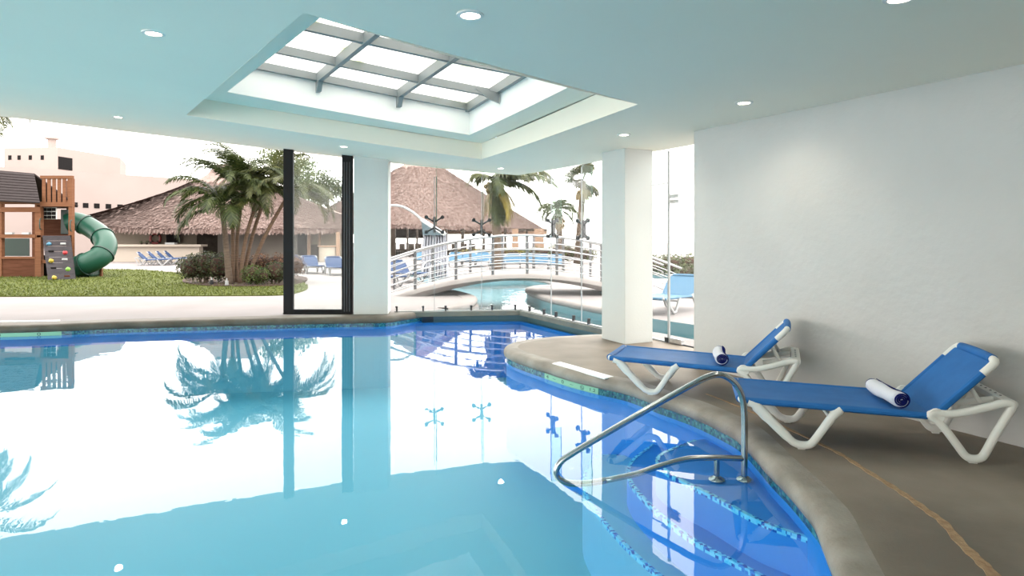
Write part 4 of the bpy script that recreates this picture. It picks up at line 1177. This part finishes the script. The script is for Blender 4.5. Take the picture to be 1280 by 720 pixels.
# tube slide
sp = crom([dp(84, 279, Yf + 1.2), dp(96, 277, Yf + 1.3), dp(112, 284, Yf + 1.3), dp(126, 294, Yf + 1.0), dp(132.5, 306, Yf + .5), dp(127, 319, Yf), dp(114, 327, Yf - .2), dp(100, 332.5, Yf - .2), dp(90, 335.5, Yf - .1)], 8)
n = len(sp); rad = []
sl = empty('tube_slide', tuple(sp[0]), parent=None)
sl.parent = ps; sl.location = Vector(sp[0]) - wloc(ps)
seg_ = 5; step_ = n // seg_
for k in range(seg_):
    i0, i1 = k * step_, (n - 1 if k == seg_ - 1 else (k + 1) * step_)
    q = sp[i0:i1 + 1]
    MB().sweep(q, .385 + .045 * k / seg_, n=24, caps=False).build('tube_section', GREENP, sl, smooth='all')
    if k: MB().sweep([sp[i0] - (sp[i0 + 1] - sp[i0]).normalized() * .025, sp[i0] + (sp[i0 + 1] - sp[i0]).normalized() * .025], .425 + .045 * k / seg_, n=24).build('joint_flange', GREEND, sl, smooth=True)
a = dp(106, 340, Yf - .1)
MB().box((a.x, a.y + .15, .22), (.72, .6, .4)).build('slide_exit', GREEND, sl, bevel=.08)
p0 = gp(126.5, 346)
MB().box((p0.x, p0.y, .27), (.09, .09, .58)).build('wooden_stake', WOOD, origin=tuple(p0), label='short wooden stake standing on the lawn beside the green slide', cat='stake', bevel=.01)

# ------------------------------------------------------------------ pink building
bd_ = empty('building', (-41, 60, 0), 'pale pink stucco building with small square openings behind the playset', 'building')
def quad_wall(mb, P, Q, z0, z1, th):
    d = (Q - P).normalized(); nn = Vector((-d.y, d.x)) * th
    mb.prism([tuple(P), tuple(Q), tuple(Q + nn), tuple(P + nn)], z0, z1)
A1 = Vector(dp(-160, 300, 46.6).xy); A2 = Vector(dp(72, 300, 54).xy); A3 = Vector(dp(227, 300, 61.4).xy); A4 = A3 + (A3 - A2) * .9
ztop = 1.6 + 83 * 54 / 800
mb = MB(); quad_wall(mb, A2 + (A2 - A3) * 1.2, A4, 0, ztop, 6); mb.build('lower_wall', PINK, bd_)
B0, B1, B2 = Vector(dp(5, 300, 58.3).xy), Vector(dp(72, 300, 57.7).xy), Vector(dp(150, 300, 65.3).xy)
zt2 = 1.6 + 112 * 57.7 / 800
mb = MB(); mb.prism([tuple(B0), tuple(B1), tuple(B2), tuple(B2 + Vector((-3, 6))), tuple(B0 + Vector((0, 9)))], ztop - 1, zt2); mb.build('upper_storey', PINK, bd_)
def opening(mb, px, py, w, h, P, Q, dep=.06):
    d = (Q - P).normalized(); t = on_line(px, P, d); p = P + d * t
    z = HC + (CY - py) * p.y / F; s = p.y / F
    mb.box((p.x, p.y, z), (w * s, dep, h * s), rz=math.atan2(d.y, d.x))
for px, py in ((93.5, 256), (107, 256.8), (121, 257.4), (135.5, 258), (150, 258.6)):
    mb = MB(); opening(mb, px, py, 6, 6, A2, A3); mb.build('square_opening', DARKW, bd_)
for px in (12.5, 24, 38, 53):
    mb = MB(); opening(mb, px, 197, 4.2, 5.5, B0, B1); mb.build('square_opening', DARKW, bd_)
mb = MB(); opening(mb, 81.5, 204.5, 21, 15.5, B1, B2, .1); mb.build('dark_window', DARKW, bd_)
p = dp(65, 178, 61); mb = MB(); mb.lathe([(.34, -1.0), (.34, .25), (.6, .3), (.6, .46), (0, .5)], 12, p); mb.build('roof_vent', PINK, bd_, smooth=True)

# ------------------------------------------------------------------ thatched bar
def thatch_roof(root, cx, cyy, rx, ry, zpeak, ridge, eave, count, seed, segs=64, rows=14, prof=1.0, ln=.45):
    """Rounded hip: eave(angle)->z ; ridge = half length along X."""
    r = random.Random(seed); mb = MB(); V = []
    def P(a, t):
        ca, sa = math.cos(a), math.sin(a)
        ex = cx + ridge * max(-1, min(1, ca * 1.6)) * (1 - t) + (rx * ca) * t + 0
        ey = cyy + ry * sa * t
        ze = eave(a)
        return Vector((ex, ey, zpeak + (ze - zpeak) * t ** prof))
    for i in range(rows + 1):
        for k in range(segs):
            p = P(2 * PI * k / segs, .001 + .999 * i / rows); p.z += .08 * mnoise.noise(p * 1.3); V.append(p)
    o = len(V)
    Fc = [(i * segs + k, (i + 1) * segs + k, (i + 1) * segs + (k + 1) % segs, i * segs + (k + 1) % segs) for i in range(rows) for k in range(segs)]
    for k in range(segs):
        p = P(2 * PI * k / segs, 1.0); q = P(2 * PI * k / segs, .93); V.append(Vector((p.x, p.y, p.z - .16)));
    for k in range(segs):
        q = P(2 * PI * k / segs, .5); V.append(Vector((q.x, q.y, q.z - .35)))
    for k in range(segs):
        l = (k + 1) % segs
        Fc.append((rows * segs + k, o + k, o + l, rows * segs + l)); Fc.append((o + k, o + segs + k, o + segs + l, o + l))
    mb.add(V, Fc)
    for _ in range(count):
        a = r.uniform(PI * .95, PI * 2.05); t = math.sqrt(r.uniform(.02, 1.0)); p = P(a, t); q = P(a, t + .02); d = (q - p).normalized()
        rt = Vector((-math.sin(a), math.cos(a), 0)); nrm = rt.cross(d); nrm = nrm if nrm.z > 0 else -nrm
        L = ln * r.uniform(.6, 1.3); w = rt * r.uniform(.025, .06)
        d = (d + rt * r.gauss(0, .18) + nrm * r.uniform(.0, .22)).normalized(); p = p + nrm * r.uniform(.0, .07)
        mb.add([p - w, p + w, p + w * .6 + d * L, p - w * .6 + d * L], [(0, 1, 2, 3)])
    for _ in range(count // 6):
        a = r.uniform(PI * .95, PI * 2.05); p = P(a, 1.0) + Vector((0, 0, r.uniform(-.1, .06))); rt = Vector((-math.sin(a), math.cos(a), 0)); w = rt * r.uniform(.04, .1)
        d = Vector((r.gauss(0, .15), r.gauss(-.15, .15), -1)).normalized(); L = r.uniform(.1, .34)
        mb.add([p - w, p + w, p + w * .4 + d * L, p - w * .4 + d * L], [(0, 1, 2, 3)])
    return mb.build('thatched_roof', THATCH, root)
bar_ = empty('thatched_bar', (-20.5, 44, 0), 'long bar building under a pinkish palm thatch roof behind the palms', 'bar building')
thatch_roof(bar_, -19.8, 45.5, 10.4, 6.0, 1.6 + 92 * 45 / 800, 1.2, lambda a: 2.12 + .8 * max(0, -math.cos(a)) ** 3 + 1.0 * max(0, math.sin(a)), 24000, 21, prof=.64, ln=.2)
def wbox(x0, x1, y0, y1, Y, th, nm, mt, parent, bevel=0.0):
    a, b = dp(x0, y0, Y), dp(x1, y1, Y)
    return MB().box(((a.x + b.x) / 2, Y + th / 2, (a.z + b.z) / 2), (abs(b.x - a.x), th, abs(a.z - b.z))).build(nm, mt, parent, bevel=bevel)
gy = lambda Y: CY + 1280 / Y
wbox(120, 249, 288, gy(43.5), 43.5, .2, 'back_wall', TANW, bar_)
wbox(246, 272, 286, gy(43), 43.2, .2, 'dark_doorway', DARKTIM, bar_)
wbox(272, 372, 286, gy(42.5), 42.6, .2, 'back_wall', GREYW, bar_)
wbox(134, 249, 308, gy(40.6), 40.6, .5, 'counter_front', CREAMC, bar_)
wbox(132, 251, 305.6, 308.4, 40.3, .9, 'counter_top', CREAMC, bar_, .01)
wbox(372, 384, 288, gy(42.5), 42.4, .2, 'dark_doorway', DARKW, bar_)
wbox(384, 388, 288, gy(42.5), 42.3, .2, 'door_frame', TANPOST, bar_)
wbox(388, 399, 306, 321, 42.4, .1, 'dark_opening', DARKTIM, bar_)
wbox(384, 440, 286, gy(42.8), 42.7, .2, 'back_wall', TANW, bar_)
wbox(398, 400, 290, 321, 42.2, .2, 'door_frame', TANPOST, bar_)
p = dp(411, 315, 41.6)
MB().lathe([(.62, 0), (.62, p.z + .33), (.0, p.z + .33)], 24, (p.x, p.y, 0)).build('round_counter', CREAMC, bar_, smooth=True)
MB().lathe([(.7, 0), (.72, .04), (.7, .08), (0, .08)], 24, (p.x, p.y, p.z + .33)).build('counter_top', TANPOST, bar_, smooth=True)
wbox(420, 424, 290, gy(41.2), 41.2, .2, 'post', TANPOST, bar_)
wbox(405, 430, 322, gy(41) + 1, 40.4, .8, 'low_step', COPEOUT, bar_)
# life ring and screen, hung on the bar wall; things on the counter
c = dp(194, 298, 43.35); mb = MB()
mb.sweep([c + Vector((.34 * math.cos(t), 0, .34 * math.sin(t))) for t in [i * 2 * PI / 28 for i in range(28)]], .09, .06, up=(0, 1, 0), n=10, closed=True)
lr = empty('life_ring', tuple(c), 'red ring buoy hanging on the bar wall under the thatch', 'life ring')
mb.build('ring', REDP, lr, smooth='all')
for k in range(4):
    t = PI / 4 + k * PI / 2; q = c + Vector((.34 * math.cos(t), -.01, .34 * math.sin(t)))
    MB().box(q, (.22, .15, .07), rot=Matrix.Rotation(-t, 3, 'Y')).build('band', DARKTIM, lr)
tv = empty('wall_screen', tuple(dp(216, 298, 43.3)), 'black wall mounted screen above the bar counter', 'screen')
wbox(207.5, 224.5, 292, 303.5, 43.2, .1, 'bezel', BLACKF, tv, .01); wbox(208.3, 223.7, 292.8, 302.8, 43.17, .04, 'panel', DARKW, tv)
o = wbox(206, 218, 303.2, 305.6, 40.5, .4, 'counter_box', PALEW, None, .01); tag(o, 'pale low box standing on the bar counter below the screen', 'box')
for px, lab in ((177, 'small dark potted plant on the bar counter, the one further from the life ring'), (183.5, 'small dark potted plant on the bar counter closer to the life ring')):
    b0 = dp(px, 305.6, 40.6); r0 = empty('potted_plant', tuple(b0), lab, 'potted plant')
    MB().lathe([(.05, 0), (.08, .1), (.0, .1)], 12, b0).build('pot', DARKTIM, r0, smooth=True)
    mb = MB(); leaf_cloud(mb, b0 + Vector((0, 0, .16)), (.16, .12, .09), 60, .08); mb.build('foliage', LEAFH, r0)

# ------------------------------------------------------------------ large palapa behind the bridge
pb_ = empty('palapa', (-8.5, 60, 0), 'large open palapa with tall brown thatch roof beyond the footbridge', 'palapa')
thatch_roof(pb_, (527 - CX) * 60 / F, 60, 11.6, 8.0, 1.6 + 101 * 60 / 800, .55, lambda a: 2.60 - .36 * max(0, math.cos(a)), 30000, 5, prof=.92, ln=.2)
for x0, x1, mt in ((487, 494, DARKTIM), (556, 559, DARKTIM), (576, 580, DARKTIM), (603, 606, DARKTIM), (620, 623, DARKTIM), (630, 633, DARKTIM), (640, 648, TANPOST), (657, 660, DARKTIM), (668, 680, TANPOST), (508, 510, DARKTIM), (520, 522, DARKTIM)):
    wbox(x0, x1, 286, gy(55) , 46, .3, 'post', mt, pb_)
wbox(484, 684, 286, 289, 54.6, .3, 'eave_beam', DARKTIM, pb_); wbox(556, 684, 289, 293, 55.3, .3, 'eave_beam', TANPOST, pb_)
wbox(484, 555, 289, 298, 55.5, .3, 'eave_beam', DARKTIM, pb_)
wbox(484, 660, 311.5, gy(55), 55.6, .3, 'low_wall', DARKTIM, pb_)
# dark dining chairs inside read as one row of separate chairs
for i, px in enumerate((500, 512, 524, 535, 566, 578, 590)):
    Y = 51.0; b0 = ground_at(px, Y, 0)
    if i == 0:
        ch0 = empty('dining_chair', (0, 0, 0), 'dark dining chair standing in the shade of the palapa', 'chair', 'dark chairs under the palapa')
        MB().box((0, 0, .45), (.5, .5, .06)).build('seat', DARKTIM, ch0, local=True); MB().box((0, .24, .75), (.5, .05, .55)).build('backrest', DARKTIM, ch0, local=True)
        for sx in (-1, 1):
            for sy in (-1, 1): MB().box((.22 * sx, .22 * sy, .22), (.04, .04, .44)).build('leg', DARKTIM, ch0, local=True)
        o = ch0
    else: o = copy_tree(ch0)
    o.location = b0; o.rotation_euler.z = R.uniform(-.6, .6)
bush('border_plants', 'low yellow green border planting along the palapa beyond the bridge', 'plants', tuple(ground_at(632, 41)), [(-2.2, 0, 1.3, .4, .42, .4), (0, 0, 1.5, .4, .45, .42), (2.2, 0, 1.6, .4, .42, .4)], LEAFB, 3000, .14, stems=False)
bush('border_plants', 'low green shrubs at the end of the palapa under the small palm', 'plants', tuple(ground_at(697, 39)), [(-1.2, 0, 1.0, .4, .5, .5), (.3, .1, 1.1, .5, .6, .55), (1.5, 0, 1.0, .4, .45, .45)], LEAFG, 2400, .14, stems=False)

# ------------------------------------------------------------------ trees beyond
rt = empty('coconut_palm', tuple(ground_at(621, 30, 0)), 'coconut palm with long windswept fronds standing behind the bridge', 'palm tree')
t = dp(616, 228, 30); bse = ground_at(622, 30, 0)
path = crom([bse, bse.lerp(t, .35) + Vector((.05, 0, 0)), bse.lerp(t, .7) + Vector((.04, 0, 0)), t], 8)
MB().sweep(path, [.26 - .09 * i / len(path) for i in range(len(path))], n=12).build('trunk', TRUNKP, rt, smooth='all')
for (az, el, L, dr_, mt) in ((10, 38, 3.2, 1.5, LEAFP2), (-15, 25, 3.3, 1.3, LEAFP2), (25, 55, 3.0, 1.6, LEAFP2), (-40, 40, 2.6, 1.9, LEAFP2), (-5, 10, 2.8, 1.6, LEAFP), (60, 45, 2.4, 1.9, LEAFP), (-75, 30, 2.0, 2.4, LEAFP), (150, 60, 1.3, 2.6, LEAFP2), (-25, -30, 2.0, 1.6, LEAFY), (5, -50, 2.0, 1.0, LEAFY), (-50, -62, 2.0, .5, LEAFP), (200, -70, 1.4, .4, LEAFD), (5, 62, 2.8, 1.9, LEAFP)):
    mb = MB(); frond(mb, t, math.radians(az), math.radians(el), L, dr_, nleaf=64, ll=.95, hang=.85, width=.095, rach=.04); mb.build('frond', mt, rt)
mb = MB()
for k in range(7): blob(mb, t + Vector((R.uniform(-.35, .05), R.uniform(-.25, -.05), R.uniform(-.45, -.1))), (.1, .1, .12), 2, .1)
mb.build('coconut_cluster', LEAFD, rt, smooth='all')
def fan_leaf(mb, base, az, el, stalk, rad, rr=R):
    h = Vector((math.cos(az), math.sin(az), 0)); d = h * math.cos(el) + Vector((0, 0, math.sin(el))); c = Vector(base) + d * stalk
    mb.sweep([base, c], .02, n=5)
    s = Vector((-h.y, h.x, 0)); up = s.cross(d)
    for k in range(18):
        a = math.radians(-115 + 230 * k / 17); q = d * math.cos(a) + s * math.sin(a)
        L = rad * (1 - .25 * abs(a) / 2) * rr.uniform(.9, 1.1); w = (d * -math.sin(a) + s * math.cos(a)) * (.05 * rad)
        tip = c + q * L + Vector((0, 0, -.28 * L)); mid = c + q * L * .6
        mb.add([c, mid + w, tip, mid - w], [(0, 1, 2, 3)])
fp = empty('fan_palm', tuple(ground_at(722, 38, 0)), 'tall fan palm with brown skirt behind the end of the bridge rail', 'palm tree')
t = dp(729, 226, 38); bse = ground_at(722, 38, 0)
MB().sweep([bse, bse.lerp(t, .5), t], [.26, .2, .17], n=12).build('trunk', TRUNKP, fp, smooth='all')
for i in range(24):
    az = i * 2.4; el = math.radians(80 - 125 * ((i * .618) % 1)); mb = MB(); fan_leaf(mb, t, az, el, .75, .8); mb.build('fan_leaf', LEAFP2 if i % 3 else LEAFP, fp)
mb = MB()
for i in range(16):
    az = i * 2.4; fan_leaf(mb, t - Vector((0, 0, .15)), az, math.radians(-55 - 25 * ((i * .618) % 1)), .6, .55)
mb.build('dead_leaf_skirt', LEAFD, fp)
t = dp(697, 262, 35)
palm('small_palm', 'shorter palm with drooping grey green fronds between the coconut palm and the fan palm', ground_at(702, 35, 0), t, .2, .16, [(0, 30, 1.5, 2.4), (30, 50, 1.5, 2.4), (180, 35, 1.6, 2.6), (210, 20, 1.5, 2.4), (150, 50, 1.5, 2.5), (-40, 30, 1.5, 2.6), (-90, 30, 1.3, 2.6), (-130, 40, 1.4, 2.6), (90, 60, 1.5, 2.4), (-10, -10, 1.5, 2.0), (190, -10, 1.4, 2.2), (-70, 70, 1.3, 2.4), (-60, -50, 1.2, .8, LEAFD), (-120, -50, 1.2, .8, LEAFD)], LEAFP, TRUNKP, ll=.55, nleaf=34, hang=.9, width=.05)
palm('edge_palm', 'palm at the photo edge with only frond tips showing above the playset roof', (-17.3, 20.2, 0), (-17.3, 20, 6.6), .17, .11, crownset(9, 2.3, 0, 70, 40, az0=90) + [(0, 30, 3.3, 1.3), (15, 10, 2.9, 1.1), (-12, 48, 3.3, 1.3), (-30, 62, 3.1, 1.5), (-8, -35, 2.5, .7), (12, -28, 2.2, .8)], LEAFP2, TRUNKP, ll=.6, nleaf=60, hang=.6, width=.05)
def tree(name, label, base, crowns, leafm, count, size, trunk_top):
    root = empty(name, tuple(base), label, 'tree'); mb = MB()
    tot = sum(c[1][0] * c[1][2] for c in crowns)
    for c, r_ in crowns: leaf_cloud(mb, c, r_, int(count * r_[0] * r_[2] / tot), size, jitter=.4)
    mb.build('foliage', leafm, root)
    MB().sweep([base, Vector(base).lerp(Vector(trunk_top), .6), trunk_top], [.3, .22, .12], n=10).build('trunk', TRUNKP, root, smooth='all')
    mb = MB()
    for c, r_ in crowns: mb.sweep([Vector(trunk_top), Vector(c)], [.1, .03], n=6)
    mb.build('branch', TRUNKP, root)
Yt = 72.0
tree('broadleaf_tree', 'pale green leafy tree rising behind the bar roof and sliding door', ground_at(375, Yt, 0), [(dp(385, 225, Yt), (2.38, 2.00, 2.62)), (dp(362, 205, Yt), (2.50, 1.88, 1.88)), (dp(340, 196, Yt), (2.00, 1.75, 1.38)), (dp(378, 245, Yt), (2.75, 1.88, 1.50))], LEAFT2, 5600, .36, dp(372, 240, Yt))
tree('broadleaf_tree', 'darker green tree beside the large palapa seen through the sliding door', ground_at(412, 73, 0), [(dp(408, 232, 73), (1.50, 1.50, 1.75)), (dp(422, 236, 73), (1.38, 1.38, 1.50)), (dp(400, 250, 73), (1.2, 1.2, .9))], LEAFT, 2800, .32, dp(410, 250, 73))
bush('boundary_hedge', 'long clipped hedge beyond the far pool, seen past the glass door', 'hedge', tuple(ground_at(838, 26, 0)), [(x, 0, .75, .5, .48, .45) for x in (-1.6, -.8, 0, .8, 1.6, 2.4)], LEAFT2, 5200, .11, stems=False)
bush('round_shrub', 'round green shrub behind the pale lounger by the glass door', 'bush', tuple(ground_at(860, 18.6, 0)), [(0, 0, .42, .4, .42, .42)], LEAFT, 1400, .08)

# ------------------------------------------------------------------ footbridge
fb = empty('footbridge', (.3, 17.3, 0), 'arched pale concrete footbridge with steel rails over the outdoor pool', 'footbridge')
def bz(x): return .60 - .049 * (x - .3) ** 2
Yn, Yfa = 17.3, 19.6
xs = [-4.6 + i * (9.8 / 48) for i in range(49)]
mb = MB(); V = []
for x in xs:
    z = max(bz(x), -.02 - .02 * abs(x)); th = .17 + .03 * abs(x - .3) ** 1.3
    sec = [(Yn + .06, z), (Yn, z - .04), (Yn - .02, z - .12), (Yn + .10, z - th), (Yfa - .10, z - th), (Yfa + .02, z - .12), (Yfa, z - .04), (Yfa - .06, z)]
    V += [Vector((x, y, zz)) for y, zz in sec]
k = 8
Fc = [(i * k + j, i * k + (j + 1) % k, (i + 1) * k + (j + 1) % k, (i + 1) * k + j) for i in range(48) for j in range(k)] + [tuple(range(k))[::-1], tuple(48 * k + j for j in range(k))]
mb.add(V, Fc); mb.build('deck', BRIDGEC, fb, smooth=True, ang=50)
def rail_x(px, Y): return (px - CX) * Y / F
for Yr, pxs in ((Yn + .1, (468, 519, 570, 616, 659, 696, 727, 752)), (Yfa - .1, (493, 541, 588, 628, 667, 704, 738, 762))):
    for px in pxs:
        x = rail_x(px, Yr); z0 = bz(x)
        MB().box((x, Yr, z0 + .48), (.075, .05, 1.06)).build('rail_post', POSTG, fb, bevel=.006)
    X0, X1 = -4.3, 4.6
    for h, r_ in ((1.04, .034), (.84, .014), (.66, .014), (.48, .014), (.30, .014), (.12, .014)):
        mb = MB(); mb.sweep([Vector((X0 + (X1 - X0) * i / 40, Yr - .03, bz(X0 + (X1 - X0) * i / 40) + h)) for i in range(41)], r_, n=8)
        mb.build('handrail' if h > 1 else 'rail_bar', RAILG, fb, smooth='all')

# ------------------------------------------------------------------ pool cascade (arched pipe, tilted panel, falling sheet of water)
wc = empty('pool_cascade', tuple(ground_at(545, 25, 0)), 'white arched pool cascade with slate panel and falling sheet of water', 'fountain')
Yc = 25.0
pts = [Vector((dp(462, 300, Yc).x, Yc, -.3)), dp(464, 300, Yc), dp(470, 272, Yc), dp(484, 258.5, Yc), dp(500, 257.5, Yc), dp(514, 264, Yc), dp(528, 275, Yc)]
MB().sweep(crom(pts, 6), .05, n=10).build('arched_pipe', PALEW, wc, smooth='all')
MB().sweep([dp(527, 274.5, Yc), dp(557, 293.5, Yc)], .06, .30, up=(0, 1, 0), n=4, sq=20).build('sloping_edge', PALEW, wc)
MB().slab([dp(526.5, 276, Yc - .28), dp(528.5, 294, Yc - .28), dp(556, 294, Yc - .28)], (0, .56, 0)).build('slate_panel', WEDGE, wc)
mb = MB(); V = []; Fc = []
nx, nz_ = 26, 18
for i in range(nz_ + 1):
    for k in range(nx + 1):
        f = k / nx; g = i / nz_; x0 = 529 + (558 - 529) * f + 3.5 * g * (f - .2); y0 = 293.5 + 54 * g
        p = dp(x0, y0, Yc); V.append(p + Vector((0, .05 * math.sin(k * 2.1 + g * 3) - .2 * g, 0)))
Fc = [(i * (nx + 1) + k, i * (nx + 1) + k + 1, (i + 1) * (nx + 1) + k + 1, (i + 1) * (nx + 1) + k) for i in range(nz_) for k in range(nx)]
mb.add(V, Fc); o = mb.build('falling_water', FALLW, wc, smooth='all'); s_ = o.modifiers.new('thickness', 'SOLIDIFY'); s_.thickness = .05
# pool ladder loops
pl = empty('pool_ladder', tuple(ground_at(535, 24, 0)), 'steel pool ladder loops at the edge of the outdoor pool beyond the bridge', 'ladder')
for px in (528, 538):
    c = ground_at(px, 24, 0)
    MB().sweep(crom([c + Vector((0, 0, -.3)), c + Vector((0, 0, .35)), c + Vector((.08, .1, .6)), c + Vector((.25, .4, .66)), c + Vector((.38, .6, .5)), c + Vector((.4, .65, 0))], 5), .025, n=8).build('grab_rail', RAILG, pl, smooth='all')

# ------------------------------------------------------------------ outdoor loungers
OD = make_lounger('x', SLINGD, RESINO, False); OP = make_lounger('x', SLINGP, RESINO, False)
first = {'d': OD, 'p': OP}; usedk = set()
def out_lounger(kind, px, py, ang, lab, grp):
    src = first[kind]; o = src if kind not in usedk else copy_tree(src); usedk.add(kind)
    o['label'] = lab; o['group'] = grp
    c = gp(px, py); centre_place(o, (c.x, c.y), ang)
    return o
g1 = 'blue loungers in front of the thatched bar'
for px, py, lab in ((191, CY + 1280 / 35.9, 'deep blue lounger in front of the bar counter, nearest the green slide'), (203, CY + 1280 / 36.85, 'deep blue lounger in front of the bar counter, second from the green slide'), (213.5, CY + 1280 / 37.8, 'deep blue lounger in front of the bar counter, third from the green slide'), (223, CY + 1280 / 38.75, 'deep blue lounger in front of the bar counter, half behind the dark hedge')):
    out_lounger('d', px, py, 197, lab, g1)
out_lounger('d', 301, 344, 165, 'deep blue lounger glimpsed between the palm stems', 'blue loungers seen around the palms')
out_lounger('d', 368, 340, 120, 'blue lounger behind the bronze hedge, half cut by the sliding door stile', 'blue loungers seen through the sliding door')
out_lounger('d', 390, 341, 120, 'blue lounger seen whole through the sliding door', 'blue loungers seen through the sliding door')
out_lounger('d', 420, 343, 115, 'blue lounger cut by the black stile next to the column', 'blue loungers seen through the sliding door')
out_lounger('d', 478, 357, 130, 'deep blue lounger behind the bridge rail right beside the column', 'blue loungers left of the cascade')
out_lounger('d', 507, 352, 130, 'deep blue lounger behind the bridge rail next to the outdoor water', 'blue loungers left of the cascade')
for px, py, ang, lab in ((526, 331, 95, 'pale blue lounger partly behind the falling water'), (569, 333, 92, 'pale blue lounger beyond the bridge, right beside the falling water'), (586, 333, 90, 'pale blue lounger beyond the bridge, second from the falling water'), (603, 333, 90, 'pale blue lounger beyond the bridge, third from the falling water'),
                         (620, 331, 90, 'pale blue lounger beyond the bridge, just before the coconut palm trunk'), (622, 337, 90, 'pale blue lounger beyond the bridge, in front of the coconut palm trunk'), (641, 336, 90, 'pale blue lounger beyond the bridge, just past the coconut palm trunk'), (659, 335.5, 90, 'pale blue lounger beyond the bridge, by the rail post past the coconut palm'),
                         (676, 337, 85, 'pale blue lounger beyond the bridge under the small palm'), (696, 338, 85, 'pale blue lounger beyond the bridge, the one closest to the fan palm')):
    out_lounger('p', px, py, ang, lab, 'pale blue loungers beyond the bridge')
out_lounger('p', 838, 388, 50, 'pale blue lounger with raised back beyond the glass door, cut by the plastered wall edge', None)
